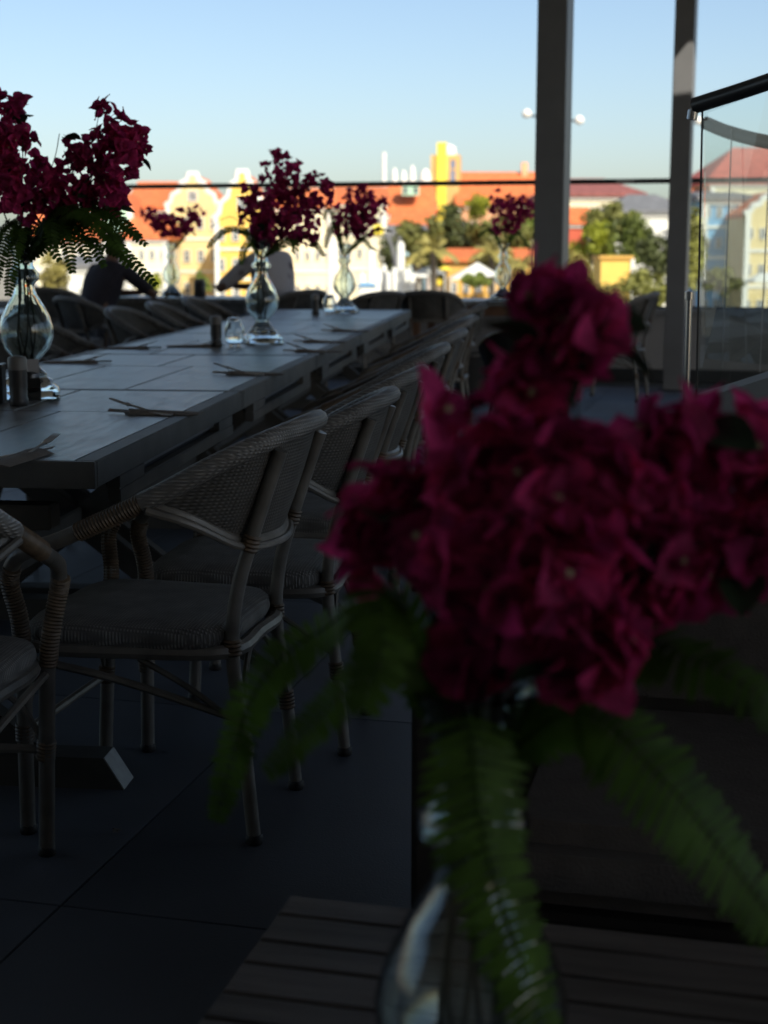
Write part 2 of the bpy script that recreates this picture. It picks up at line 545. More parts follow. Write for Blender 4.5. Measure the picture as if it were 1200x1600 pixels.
def make_chair():
    t = thing('bistro_chair', 'chair', 'chair')
    i0, i1 = None, None
    # fabric covered part of the hoop (the back), bare arms in front
    n = len(hoop)
    k0 = next(i for i, p in enumerate(hoop) if p.y < -0.06)
    back = hoop[k0:n - k0]
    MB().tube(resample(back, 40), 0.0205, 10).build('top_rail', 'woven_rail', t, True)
    # back fabric between the two rails
    nb = 25
    up_, lo_ = resample(back, nb), resample(low, nb)
    mb = MB()
    rows = 7
    vs, fs = [], []
    for j in range(rows):
        s = j / (rows - 1)
        for i in range(nb):
            p = lo_[i].lerp(up_[i], s)
            bul = 0.004 * sin(pi * s)
            vs.append(p + Vector((0, -bul, 0)))
    for j in range(rows - 1):
        for i in range(nb - 1):
            fs.append((j * nb + i, j * nb + i + 1, (j + 1) * nb + i + 1, (j + 1) * nb + i))
    m = len(vs)
    vs2 = [v + Vector((0, 0.006, 0)) for v in vs]
    fs2 = [tuple(m + q for q in reversed(f)) for f in fs]
    rim = []
    for i in range(nb - 1):
        rim += [(i, i + 1, m + i + 1, m + i), ((rows - 1) * nb + i + 1, (rows - 1) * nb + i, m + (rows - 1) * nb + i, m + (rows - 1) * nb + i + 1)]
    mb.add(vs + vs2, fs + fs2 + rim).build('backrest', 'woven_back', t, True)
    lo = MB().tube(low, 0.0105, 8)
    lo.tube([p + Vector((0, 0, 0.0)) + Vector((p.x * .06, -0.012 if p.y < -.1 else -.006, -0.012)) for p in low], 0.008, 8)
    lo.build('lower_rail', 'bamboo', t, True)
    for s in (-1, 1):
        side = hoop[:k0 + 1] if s < 0 else [Vector((-p.x, p.y, p.z)) for p in hoop[:k0 + 1]]
        leg = [(s * .205, .232, .012), (s * .215, .225, .20), (s * .226, .216, .38), (s * .235, .215, .47)]
        path = [Vector(p) for p in leg] + side[1:]
        MB().tube(path, 0.0165, 9).build('arm_and_leg', 'bamboo', t, True)
        for pth, rr in ((catmull([(s * .228, .216, .40), (s * .238, .215, .47), (s * .252, .225, .545), (s * .262, .214, .578)], 4), .0180),
                        ([Vector((s * .2115, .227, .205)), Vector((s * .2165, .2245, .245))], .0185),
                        (catmull([side[-9], side[-5], side[-1]], 3), .0180)):
            wr = MB()
            ring_wrap(wr, pth, rr)
            wr.build('rattan_binding', 'rattan_wrap', t, True)
        rear = catmull([(s * .160, -.245, .012), (s * .157, -.225, .22), (s * .157, -.205, .40), (s * .155, -.215, .52),
                        (s * .154, -.246, .63), (s * .154, -.286, .75), (s * .154, -.310, .815)], 5)
        MB().tube(rear, 0.0148, 9).build('rear_leg', 'bamboo', t, True)
        for z0, z1 in ((.185, .235), (.392, .436), (.607, .652)):
            seg_ = [p for p in resample(rear, 120) if z0 < p.z < z1]
            wr = MB()
            ring_wrap(wr, seg_, 0.0172, 0.008, 0.0025)
            wr.build('rattan_binding', 'rattan_wrap', t, True)
        # curved brace between front leg and seat
        MB().tube(catmull([(s * .158, -.225, .245), (s * .18, -.12, .33), (s * .195, -.02, .39)], 5), 0.0065, 7).build('side_brace', 'bamboo', t, True)
        MB().tube(catmull([(s * .228, .216, .388), (s * .205, .02, .345), (s * .158, -.222, .262)], 5), 0.0085, 7).build('stretcher', 'bamboo', t, True)
    MB().tube([(-.213, .226, .225), (.213, .226, .225)], 0.0095, 8).build('stretcher', 'bamboo', t, True)
    MB().tube(catmull([(-.212, .228, .235), (-.15, .222, .33), (0, .222, .385), (.15, .222, .33), (.212, .228, .235)], 5), 0.0065, 7).build('front_brace', 'bamboo', t, True)
    MB().tube(catmull([(-.158, -.235, .20), (-.11, -.215, .33), (0, -.205, .405), (.11, -.215, .33), (.158, -.235, .20)], 5), 0.007, 7
         ).build('rear_brace', 'bamboo', t, True)
    # seat: frame and softly domed woven pad
    fr = catmull([(-.20, .20, .405), (0, .225, .405), (.20, .20, .405), (.205, 0, .405), (.165, -.195, .405), (0, -.21, .405),
                  (-.165, -.195, .405), (-.205, 0, .405)], 5, True)
    fr.append(fr[0])
    MB().tube(fr, 0.015, 8, False).build('seat_frame', 'bamboo', t, True)
    out = catmull([(-.205, .21, 0), (0, .238, 0), (.205, .21, 0), (.217, 0, 0), (.186, -.175, 0), (0, -.205, 0),
                   (-.186, -.175, 0), (-.217, 0, 0)], 5, True)
    mb = MB()
    prof = [(0.88, .412), (.975, .416), (1.0, .430), (.99, .446), (.94, .457), (.7, .464), (.35, .466)]
    vs, fs = [], []
    N = len(out)
    for k, z in prof:
        for p in out:
            vs.append((p.x * k, p.y * k + 0.01 * (1 - k), z))
    for a in range(len(prof) - 1):
        for i in range(N):
            j = (i + 1) % N
            fs.append((a * N + i, a * N + j, (a + 1) * N + j, (a + 1) * N + i))
    fs.append(tuple(range(N - 1, -1, -1)))
    fs.append(tuple((len(prof) - 1) * N + i for i in range(N)))
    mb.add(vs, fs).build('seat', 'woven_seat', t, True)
    for x, y in ((.205, .232), (-.205, .232), (.160, -.245), (-.160, -.245)):
        MB().lathe([(.015, 0), (.0185, .004), (.0185, .018), (.016, .022)], 10, (x, y, 0)).build('foot_cap', 'foot_cap', t, True)
    return t

proto = make_chair()
first = [True]
def chair(x, y, rz, label, group, s=1.0):
    o = proto if first[0] else copy_tree(proto)
    first[0] = False
    o.location = (x, y, 0)
    o.rotation_euler = (0, 0, rz)
    o.scale = (s, s, s)
    tag(o, label, 'chair', group)
    return o

TB = radians(5.84)                                   # direction of the long table
L_ = Vector((sin(TB), cos(TB), 0))                   # along the table, away from the camera
R_ = Vector((cos(TB), -sin(TB), 0))
CORNER = Vector((-0.624, 3.136, 0))                  # near right corner of the long table
TW_, TH = 1.06, 0.75

CH1 = Vector((-0.472, 3.06, 0))
dl = [(0, 0), (.159, .526), (.25, 1.22), (.359, 2.25), (.476, 3.23), (.603, 4.54), (.77, 6.26)]
ordn = ['first', 'second', 'third', 'fourth', 'fifth', 'sixth', 'seventh', 'eighth']
rj = [-0.11, -0.05, -0.09, 0.0, -0.06, 0.03, -0.04]
for i, (dx, dy) in enumerate(dl):
    chair(CH1.x + dx, CH1.y + dy, pi / 2 - TB + rj[i],
          'woven bistro armchair, %s from the camera along the right side of the long table' % ordn[i],
          'chairs along the right side of the long table')
for i, y in enumerate((4.55, 5.3, 6.15, 7.05, 8.55, 9.45, 10.45)):
    e = CORNER - R_ * TW_ + L_ * ((y - 3.136) / cos(TB))
    p = e - R_ * 0.15
    chair(p.x, p.y, -pi / 2 - TB + (0.05 if i % 2 else -0.06),
          'woven bistro armchair, %s from the camera along the left side of the long table' % ordn[i],
          'chairs along the left side of the long table')
chair(-0.905, 2.585, -TB, 'woven bistro armchair cut by the left edge at the near end of the long table', 'chairs at the ends of tables')
chair(0.42, 12.55, radians(-12), 'woven bistro armchair with its back turned at the small table left of the thick column', 'chairs at the far tables')
chair(1.86, 11.95, radians(66), 'woven bistro armchair standing alone by the parapet between the two columns', 'chairs at the far tables')
chair(-0.85, 12.72, radians(46), 'woven bistro armchair that the person in the patterned shirt sits on', 'chairs at the far tables')
chair(-2.06, 10.9, radians(-48), 'large woven armchair left of the left chair row, seen above the row', 'chairs at the far tables', 1.0)
chair(-2.62, 12.2, radians(-20), 'woven armchair at the far left behind the large armchair', 'chairs at the far tables', 1.04)
chair(-0.18, 12.3, radians(40), 'woven bistro armchair just beyond the far end of the long table', 'chairs at the far tables')

# ------------------------------------------------------------------ long table: five tables end to end
TL = 1.63
def make_table():
    t = thing('dining_table', 'table', 'table')
    # local: x to the right (0 = right edge, -TW_ = left edge), y along the table, z up
    th = 0.060
    e = 0.048
    # frame band round the top
    for name, c, s in (('edge_band', (-e / 2, TL / 2, TH - th / 2), (e, TL - 0.043, th)), ('edge_band', (-TW_ + e / 2, TL / 2, TH - th / 2), (e, TL - 0.043, th))):
        MB().bbox(c, s, 0.003).build(name, 'table_frame', t)
    MB().bbox((-TW_ / 2, TL / 2, TH - 0.043), (TW_ - 2 * e - .004, TL - 0.056, 0.026), 0.002).build('substrate', 'slot_dark', t)
    # slabs: two cross bands, each split lengthways
    inner = TW_ - 2 * e
    y_split = 0.985
    for (y0, y1, cuts) in ((0.0195, y_split, (0, .36, .72, 1.0)), (y_split, TL - 0.0195, (0, .5, 1.0))):
        for c0, c1 in zip(cuts, cuts[1:]):
            w = (c1 - c0) * inner
            xc = -e - inner * (c0 + c1) / 2
            MB().bbox((xc, (y0 + y1) / 2, TH - 0.0135), (w - 0.005, y1 - y0 - 0.005, 0.0265), 0.002
                      ).build('slab', 'table_slab', t).location.z += random.uniform(-.0006, .0006)
    # end fascia
    for y in (0.0112, TL - 0.0112):
        MB().bbox((-TW_ / 2, y, TH - th / 2), (TW_, 0.0195, th), 0.002).build('end_fascia', 'table_frame', t)
    # long aprons with an extension slot
    for s, x in ((1, -0.020), (-1, -TW_ + 0.020)):
        MB().bbox((x, TL / 2 + 0.04, 0.642), (0.030, TL - 0.34, 0.034), 0.003).build('apron', 'table_frame', t)
        MB().bbox((x, 0.32, 0.6745), (0.030, 0.22, 0.030), 0.002).build('apron_block', 'table_frame', t)
        MB().bbox((x, TL - 0.24, 0.6745), (0.030, 0.20, 0.030), 0.002).build('apron_block', 'table_frame', t)
        MB().box((x - s * 0.024, TL / 2, 0.672), (0.012, TL - 0.5, 0.034)).build('slot_back', 'slot_dark', t)
        MB().bbox((x - s * 0.006, TL / 2 + .05, 0.678), (0.010, TL - 0.75, 0.010), 0.001).build('slide_rail', 'rail_metal', t)
    # trestles: foot beam with slanted sawn ends, crossed legs, top beam
    for y in (0.06, TL - 0.10):
        hw_ = TW_ / 2 + 0.035
        fb = MB()
        z1 = 0.075
        x0, x1 = -TW_ / 2 - hw_, -TW_ / 2 + hw_
        fb.prism([(x0, 0), (x1, 0), (x1 - 0.045, z1), (x0 + 0.045, z1)], y - 0.04, y + 0.04)
        f_ = fb.build('foot_beam', 'table_leg', t)
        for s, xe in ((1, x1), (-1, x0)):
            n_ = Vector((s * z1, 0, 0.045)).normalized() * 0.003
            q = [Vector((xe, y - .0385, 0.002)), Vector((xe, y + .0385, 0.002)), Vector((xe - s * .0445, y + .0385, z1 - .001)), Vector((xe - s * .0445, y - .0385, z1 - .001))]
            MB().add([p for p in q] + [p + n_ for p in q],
                     [(0, 1, 2, 3), (7, 6, 5, 4), (0, 4, 5, 1), (1, 5, 6, 2), (2, 6, 7, 3), (3, 7, 4, 0)]).build('beam_end_skylit', 'beam_end_skylit', f_)
        for s in (-1, 1):
            a = Vector((-TW_ / 2 - s * 0.33, y + s * 0.0, 0.076))
            b = Vector((-TW_ / 2 + s * 0.33, y + s * 0.0, 0.60))
            mid = (a + b) / 2
            ang = math.atan2(b.z - a.z, b.x - a.x)
            o = MB().bbox((0, 0, 0), ((b - a).length + 0.03, 0.055 - 0.008 * (s > 0), 0.075), 0.004).build('cross_leg', 'table_leg', t)
            o.location = mid
            o.rotation_euler = (0, -ang, 0)
        MB().bbox((-TW_ / 2, y, 0.620), (0.84, 0.07, 0.055), 0.004).build('top_beam', 'table_leg', t)
    MB().bbox((-TW_ / 2, TL / 2, 0.34), (0.05, TL - 0.27, 0.09), 0.004).build('stretcher_beam', 'table_leg', t)
    return t

tp = make_table()
names5 = ['nearest dark grey slab top table of the long row, corner facing the camera',
          'second dark grey slab top table of the long row',
          'middle dark grey slab top table of the long row, carrying the pear shaped vase',
          'fourth dark grey slab top table of the long row',
          'farthest dark grey slab top table of the long row, with the last vase']
for i in range(5):
    t = tp if i == 0 else copy_tree(tp)
    p = CORNER + L_ * (TL * i)
    t.location = p
    t.rotation_euler = (0, 0, -TB)
    tag(t, names5[i], 'table', 'tables pushed into one long row')

def simple_table(name, label, c, w, d, h, rz, top='table_slab', edge='table_frame', group='far tables'):
    t = thing(name, label, 'table', c, rz, group)
    MB().bbox((0, 0, h - 0.02), (w, d, 0.04), 0.004).build('table_top', top, t)
    MB().bbox((0, -d / 2 + 0.05, h - 0.085), (w - 0.14, 0.03, 0.085), 0.003).build('apron', edge, t)
    MB().bbox((0, d / 2 - 0.05, h - 0.085), (w - 0.14, 0.03, 0.085), 0.003).build('apron', edge, t)
    for sx in (-1, 1):
        for sy in (-1, 1):
            MB().bbox((sx * (w / 2 - 0.06), sy * (d / 2 - 0.06), (h - 0.041) / 2), (0.06, 0.06, h - 0.041), 0.004).build('leg', edge, t)
    return t
simple_table('dining_table', 'dark dining table at the far left by the parapet, under a vase', (-1.98, 13.9, 0), 1.75, 0.8, 0.765, FRZ)
simple_table('dining_table', 'small table with brown edge left of the thick column', (0.86, 13.15, 0), 1.15, 0.75, 0.765, FRZ, 'table_slab', 'brown_edge')
simple_table('dining_table', 'table cut by the left edge behind the left chairs', (-3.25, 10.6, 0), 1.0, 1.8, 0.75, -TB)

# ------------------------------------------------------------------ vases
VPROF = [(.0, .0, 0), (.092, .0, .9), (.102, .006, .9), (.102, .026, .9), (.096, .034, .8), (.078, .044, .35), (.074, .056, .1), (.058, .066, 0), (.056, .078, 0),
         (.043, .088, 0), (.034, .102, 0), (.033, .112, 0), (.046, .126, 0), (.068, .152, 0), (.081, .185, 0), (.082, .215, 0), (.072, .250, 0),
         (.054, .285, 0), (.036, .315, 0), (.029, .338, 0), (.032, .350, 0), (.046, .362, 0), (.047, .378, 0), (.036, .392, 0), (.029, .405, 0),
         (.030, .420, 0), (.036, .445, 0), (.046, .470, 0), (.054, .488, 0)]
def make_vase():
    outer = VPROF[1:]
    inner = []
    for r, z, s in reversed(outer):
        if z < 0.10:
            continue
        inner.append((max(0.006, r - 0.0042), z + 0.001, 0))
    prof = outer + [(outer[-1][0] - .002, .491, 0)] + inner[1:] + [(.024, .103, 0), (.004, .100, 0)]
    mb = MB().lathe(prof, 40)
    return mb.mesh('vase', 'vase_glass', True)
vase_me = make_vase()

# ------------------------------------------------------------------ bougainvillea blossoms and fern fronds
def make_blossom(seed, mname):
    rnd = random.Random(seed)
    mb = MB()
    for k in range(3):
        az = 2 * pi * k / 3 + rnd.uniform(-.25, .25)
        op = rnd.uniform(0.55, 1.05)
        Ln = rnd.uniform(.034, .043)
        Wd = rnd.uniform(.0165, .0210)
        nu, nv = 5, 4
        vs, fs = [], []
        for i in range(nu + 1):
            u = i / nu
            half = Wd * (sin(pi * min(1, (u * 0.93 + 0.07) ** .85)) ** 0.6) * (1.12 - 0.2 * u)
            if i == nu: half = 0.0008
            for j in range(nv + 1):
                v = j / nv * 2 - 1
                # cupped bract bending outwards at the tip
                ang = op * (0.55 + 0.75 * u)
                rr = Ln * u * sin(ang) + 0.0015
                zz = Ln * u * cos(ang) * 0.95
                cup = -0.30 * half * v * v
                wav = 0.0016 * sin(7 * u + 4 * v + seed)
                x, y, z = rr + cup * cos(ang) + wav, half * v, zz - cup * sin(ang) * 0.5 + wav
                vs.append((x * cos(az) - y * sin(az), x * sin(az) + y * cos(az), z))
        for i in range(nu):
            for j in range(nv):
                a = i * (nv + 1) + j
                fs.append((a, a + 1, a + nv + 2, a + nv + 1))
        mb.add(vs, fs)
    mb.tube([(0, 0, -.016), (0.001, 0, 0), (0, .001, .016)], [.0008, .0012, .0016], 5)
    return mb.mesh('blossom', mname, True, fix=False)
blossoms = [make_blossom(s, 'bract' if s % 3 else 'bract_deep') for s in range(8)]
floret_me = MB().tube([(0, 0, 0), (0, 0, .018), (.0005, 0, .021)], [.0009, .0011, .0035], 6).mesh('floret', 'floret', True)

def frond_mesh(path, width, leaflets, seed=0, tip=0.25, mname='fern', droop=0.16):
    """pinnate fern frond along a path (local coordinates)"""
    rnd = random.Random(seed)
    pts = resample(catmull(path, 8), leaflets + 1)
    mb = MB()
    mb.tube(pts, [0.0022, 0.0006], 5)
    side_ref = Vector((0.2, -1, 0.15)).normalized()
    for i in range(1, leaflets):
        t = (pts[i + 1] - pts[i - 1]).normalized()
        u = i / leaflets
        up = (Vector((0, 0, 1)) + side_ref * 0.9)
        up = (up - t * up.dot(t)).normalized()
        sd = t.cross(up).normalized()
        w = width * min(1, (u + 0.06) * 2.4) * (1 - u) ** 0.32
        step = (pts[i + 1] - pts[i]).length
        for s in (-1, 1):
            ln = w * rnd.uniform(0.88, 1.08)
            d = (sd * s + t * rnd.uniform(.22, .36) - up * droop * rnd.uniform(.2, 1.5)).normalized()
            hw_ = step * 0.52
            b = pts[i]
            q = []
            for f, ww in ((0.02, .62), (.3, .92), (.75, .80), (1.0, .2)):
                c = b + d * ln * f - up * (0.12 * ln * f * f)
                q += [c - t * hw_ * ww, c + t * hw_ * ww]
            mb.add(q, [(0, 1, 3, 2), (2, 3, 5, 4), (4, 5, 7, 6)])
    return mb.mesh('fern_frond', mname, True, fix=False)

def leaf_mesh(ln, wd):
    mb = MB()
    vs, fs = [], []
    for i in range(6):
        u = i / 5
        h = wd * sin(pi * u) ** .8 if 0 < i < 5 else .0006
        for v in (-1, 0, 1):
            vs.append((h * v, ln * u, -0.25 * ln * u * u + abs(v) * h * .35))
    for i in range(5):
        for j in range(2):
            a = i * 3 + j
            fs.append((a, a + 1, a + 4, a + 3))
    return mb.add(vs, fs).mesh('leaf', 'flower_leaf', True, fix=False)
leaf_me = leaf_mesh(.055, .019)

def bouquet(base, d, lobes, fronds, vlabel, blabel, seed, bs=1.0, stems=5, vase_rz=0.2, vs_=1.0, leafn=14, wisps=()):
    """vase + flowers: base = vase foot; lobes/fronds are given by where they sit in the photo and their depth offset"""
    rnd = random.Random(seed)
    v = put('glass_vase', vase_me, None, base, vase_rz)
    v.scale = (vs_, vs_, vs_)
    tag(v, vlabel, 'vase', 'recycled glass vases')
    b = thing('flower_bouquet', blabel, 'flowers', base, 0, 'bougainvillea bouquets')
    lip = Vector((0, 0, 0.455 * vs_))
    if d < 2:
        lobes = [(a, b_, c_, e_, max(1, int(n_ * 1.35)), g_) for a, b_, c_, e_, n_, g_ in lobes]
    if d > 2:
        lobes = [(a, b_, c_, e_, max(1, int(n_ * 1.75)), g_) for a, b_, c_, e_, n_, g_ in lobes]
    cents = []
    for (cx, cy, rx, ry, n, dd) in lobes:
        c = at(cx, cy, d + dd) - base
        k = (d + dd) / F_PX
        cents.append((c, rx * k, ry * k, n))
    # stems inside the vase and branches out to each lobe
    sm = MB()
    for i in range(stems):
        a = 2 * pi * i / stems + .4
        c = cents[i % len(cents)][0]
        st = [Vector((.018 * cos(a), .018 * sin(a), .116)), Vector((.027 * cos(a + .9), .027 * sin(a + .9), .20)),
              Vector((.017 * cos(a + 1.4), .017 * sin(a + 1.4), .33)), Vector((.018 * cos(a + 1.2), .018 * sin(a + 1.2), .44))]
        st = [p * vs_ for p in st]
        st.append(lip.lerp(c, .5) + Vector((0, 0, .02)))
        st.append(c)
        MB().tube(catmull(st, 5), [.0030, .0022], 6).build('stem', 'stem', b, True)
    for c, rx, rz_, n in cents:
        br = MB()
        for q in range(max(2, n // 9)):
            tgt = c + Vector((rnd.uniform(-1, 1) * rx * .8, rnd.uniform(-1, 1) * rx * .6, rnd.uniform(-1, 1) * rz_ * .8))
            br.tube(catmull([lip.lerp(c, .45), lip.lerp(c, .8), tgt], 4), [.0018, .0010], 5)
        tag(br.build('branch', 'stem', b, True), kind='stuff')
        for i in range(n):
            while True:
                p = Vector((rnd.uniform(-1, 1), rnd.uniform(-1, 1), rnd.uniform(-1, 1)))
                if 0.25 < p.length < 1: break
            pos = c + Vector((p.x * rx, p.y * min(rx, rz_) * 0.9, p.z * rz_))
            out = Vector((p.x, p.y, p.z * 1.1 + 0.15)) + Vector((rnd.uniform(-.6, .6), rnd.uniform(-.6, .6), rnd.uniform(-.5, .6)))
            o = put('blossom', blossoms[rnd.randrange(8)], b, pos)
            o.rotation_mode = 'QUATERNION'
            o.rotation_quaternion = out.normalized().to_track_quat('Z', 'Y') @ Quaternion((0, 0, 1), rnd.uniform(0, 6.28))
            s = bs * rnd.uniform(.82, 1.18)
            o.scale = (s, s, s)
            if i % 4 == 0 and d < 8:
                f = put('floret', floret_me, o)
    for i in range(leafn):
        c, rx, rz_, n = cents[rnd.randrange(len(cents))]
        p = Vector((rnd.uniform(-1, 1), rnd.uniform(-1, 1), rnd.uniform(-1, .3))).normalized()
        o = put('leaf', leaf_me, b, c + Vector((p.x * rx * .85, p.y * rx * .7, p.z * rz_ * .85)))
        o.rotation_euler = (rnd.uniform(-.8, .8), rnd.uniform(-.8, .8), rnd.uniform(0, 6.28))
    for i, fr in enumerate(fronds):
        path, w, nl = fr[0], fr[1], fr[2]
        pp = [lip - Vector((0, 0, .05)), ] if (len(fr) < 4 or fr[3]) else []
        pp += [at(x, y, d + dd) - base for x, y, dd in path]
        put('fern_frond', frond_mesh(pp, w * 1.12, int(nl * 1.35), seed * 10 + i), b)
    for path in wisps:
        pp = [lip] + [at(x, y, d + dd) - base for x, y, dd in path]
        MB().tube(catmull(pp, 5), [.002, .0012], 5).build('tendril', 'stem', b, True)
    return b

# table bouquets (foot position measured on the table top)
b1 = Vector((-1.093, 4.523, TH)); b2 = Vector((-0.595, 7.234, TH)); b3 = Vector((-0.285, 10.75, TH))
bouquet(b1, b1.y,
        [(5, 215, 42, 62, 46, .02), (-40, 260, 60, 70, 30, 0), (35, 290, 55, 55, 44, -.03), (100, 300, 50, 36, 34, .02), (165, 300, 40, 30, 24, 0),
         (175, 240, 42, 48, 40, -.03), (208, 222, 20, 28, 10, 0), (170, 182, 22, 18, 7, 0), (35, 165, 10, 16, 3, 0), (98, 212, 8, 5, 1, 0), (180, 318, 14, 16, 5, -.02),
         (125, 250, 30, 18, 10, .02)],
        [([(90, 325, -.05), (150, 350, -.12), (195, 395, -.16), (248, 448, -.18)], .040, 34), ([(100, 320, .02), (170, 335, .03), (232, 385, .02)], .042, 30),
         ([(85, 350, -.08), (105, 380, -.12), (115, 430, -.13)], .034, 24), ([(110, 340, -.04), (140, 370, -.1), (165, 420, -.1)], .036, 26),
         ([(25, 350, -.06), (5, 380, -.12), (-10, 450, -.14)], .036, 26), ([(35, 355, -.08), (22, 395, -.12), (12, 465, -.13)], .034, 26),
         ([(140, 320, .0), (175, 325, 0), (190, 352, 0)], .030, 22), ([(110, 330, -.10), (165, 360, -.16), (205, 420, -.18)], .044, 30), ([(95, 335, .05), (150, 345, .08), (200, 372, .08)], .046, 28),
         ([(95, 345, -.02), (125, 375, -.06), (140, 412, -.08)], .040, 24), ([(150, 330, -.06), (195, 350, -.1), (222, 372, -.1)], .046, 26), ([(30, 345, .06), (-5, 365, .1), (-25, 420, .1)], .040, 24), ([(75, 345, -.1), (82, 385, -.14), (96, 410, -.14)], .034, 20), ([(60, 350, .08), (130, 372, .12), (190, 400, .12)], .036, 26)],
        'large clear glass vase nearest on the long table at the left edge', 'big dark magenta bougainvillea bouquet with ferns at the left edge', 11, 0.82)
bouquet(b2, b2.y,
        [(440, 275, 34, 38, 40, 0), (425, 330, 42, 42, 52, -.03), (490, 300, 32, 30, 34, 0), (465, 345, 34, 34, 34, -.02), (385, 310, 14, 24, 8, 0), (395, 345, 24, 22, 14, .02),
         (485, 370, 16, 16, 8, 0), (415, 372, 22, 14, 10, 0)],
        [([(385, 362, -.05), (350, 360, -.08), (322, 388, -.08)], .036, 22), ([(392, 378, -.06), (380, 392, -.08), (376, 415, -.08)], .030, 20),
         ([(470, 365, 0), (492, 378, -.04), (508, 402, -.05)], .034, 22), ([(450, 368, -.04), (462, 385, -.05), (455, 396, -.05)], .04, 14)],
        'clear glass vase with a pear shaped belly in the middle of the long table', 'dark magenta bougainvillea bouquet with a fern frond to the left, middle of the long table',
        12, 0.80, wisps=[[(365, 340, -.03), (328, 355, -.04)]])
bouquet(b3, b3.y,
        [(556, 325, 30, 32, 44, 0), (575, 318, 26, 28, 32, 0), (545, 350, 26, 24, 26, -.02), (570, 352, 20, 18, 16, 0)],
        [([(525, 352, -.03), (515, 360, -.05), (508, 390, -.05)], .040, 18), ([(520, 335, 0), (512, 325, -.02), (505, 345, -.02)], .036, 16),
         ([(575, 365, 0), (595, 358, -.03), (615, 362, -.03)], .030, 18), ([(565, 372, -.03), (578, 385, -.05), (590, 392, -.05)], .035, 16)],
        'clear glass vase at the far end of the long table', 'dark magenta bougainvillea bouquet at the far end of the long table', 13, 0.9)
b4 = Vector((at(268, 440, 13.85).x, 13.85, .765)); b5 = Vector((at(786, 440, 13.1).x, 13.1, .765))
bouquet(b4, b4.y,
        [(250, 340, 22, 16, 15, 0), (285, 345, 28, 18, 26, 0), (268, 358, 26, 12, 22, 0), (232, 335, 12, 16, 6, 0), (308, 330, 10, 12, 4, 0)],
        [([(295, 362, 0), (308, 370, 0)], .03, 10)],
        'clear glass vase on the far left table by the parapet', 'sparse dark magenta bouquet on the far left table', 14, 1.15, leafn=6)
bouquet(b5, b5.y,
        [(795, 330, 26, 22, 26, 0), (773, 315, 8, 18, 6, 0), (812, 325, 22, 18, 18, 0), (790, 350, 24, 14, 18, 0)],
        [([(772, 362, 0), (758, 360, 0), (745, 370, 0)], .035, 14), ([(805, 362, 0), (820, 375, 0), (830, 392, 0)], .04, 14)],
        'clear glass vase on the small far table beside the thick column', 'dark magenta bouquet partly hidden behind the thick column', 15, 1.1, leafn=6)

# ------------------------------------------------------------------ low slatted table in the foreground, with its bouquet
SZ = 0.36
st0 = on(455, 1397, SZ)                              # its far left corner
st = thing('slatted_table', 'low dark wood slatted table in the foreground', 'table', (st0.x, st0.y, 0), FRZ)
ycur = 0.0
SLW = 0.074
for k in range(14):
    w = SLW if k % 2 else SLW * 0.80
    MB().bbox((0.60, -(ycur + w / 2), SZ - 0.012), (1.20, w - 0.0055, 0.024), 0.002).build('slat', 'slat_wood', st)
    ycur += w
for x in (0.10, 1.10):
    MB().bbox((x, -ycur / 2, SZ - 0.047), (0.06, ycur - 0.04, 0.045), 0.003).build('bearer', 'slat_wood', st)
    for y in (-0.06, -ycur + 0.06):
        MB().bbox((x, y, (SZ - 0.07) / 2), (0.055, 0.055, SZ - 0.07), 0.003).build('leg', 'slat_wood', st)
fx = at(741, 1092, 1.16)
fb_ = Vector((fx.x, 1.16, SZ))
bouquet(fb_, 1.16,
        [(880, 462, 24, 24, 6, .02), (925, 522, 22, 12, 3, -.02), (845, 490, 20, 24, 5, .02), (862, 545, 30, 26, 7, .0), (905, 590, 14, 14, 2, 0), (855, 590, 30, 26, 6, 0), (825, 625, 36, 34, 9, 0), (770, 640, 14, 14, 2, -.03),
         (840, 680, 40, 30, 8, 0), (675, 650, 10, 10, 1, -.02), (770, 760, 70, 44, 19, -.02), (900, 755, 80, 56, 30, -.05), (1050, 745, 80, 56, 28, 0), (1165, 715, 50, 50, 14, .02),
         (1050, 668, 20, 14, 2, -.02), (1105, 665, 14, 10, 1, 0), (612, 812, 34, 34, 10, 0), (590, 870, 22, 34, 5, .0), (720, 855, 80, 60, 25, -.04), (860, 890, 100, 80, 42, -.06), (1010, 880, 84, 66, 28, -.02),
         (1120, 855, 70, 56, 18, 0), (905, 1010, 66, 56, 18, -.05), (740, 1040, 40, 30, 5, 0), (775, 985, 60, 36, 9, 0), (610, 760, 12, 12, 1, 0), (1260, 780, 60, 60, 10, 0), (690, 760, 30, 20, 4, 0)],
        [([(735, 1120, -.06), (752, 1280, -.09), (790, 1430, -.10), (860, 1640, -.10)], .048, 30),
         ([(900, 1110, -.04), (1030, 1210, -.07), (1130, 1330, -.08), (1260, 1500, -.08)], .052, 32),
         ([(640, 1010, 0), (560, 1060, .0), (480, 1140, .0), (412, 1212, .0)], .030, 32),
         ([(600, 960, .04), (500, 985, .08), (410, 1060, .08), (370, 1160, .08), (335, 1290, .08)], .032, 38),
         ([(950, 1010, .0), (1080, 1030, -.04), (1180, 1080, -.06), (1240, 1140, -.06)], .045, 24),
         ([(620, 940, -.02), (590, 930, -.05), (600, 1010, -.08), (560, 1120, -.1)], .038, 20)],
        'blurred clear glass vase in the foreground on the slatted table', 'large blurred magenta bougainvillea bouquet in the foreground', 16, 0.90, 6, leafn=26,
        wisps=[[(880, 640, -.02), (905, 700, -.05)], [(800, 540, 0), (752, 480, 0), (745, 520, .0)]])
bpy.data.objects[[o.name for o in bpy.data.objects if o.get('label', '').startswith('blurred clear')][0]]

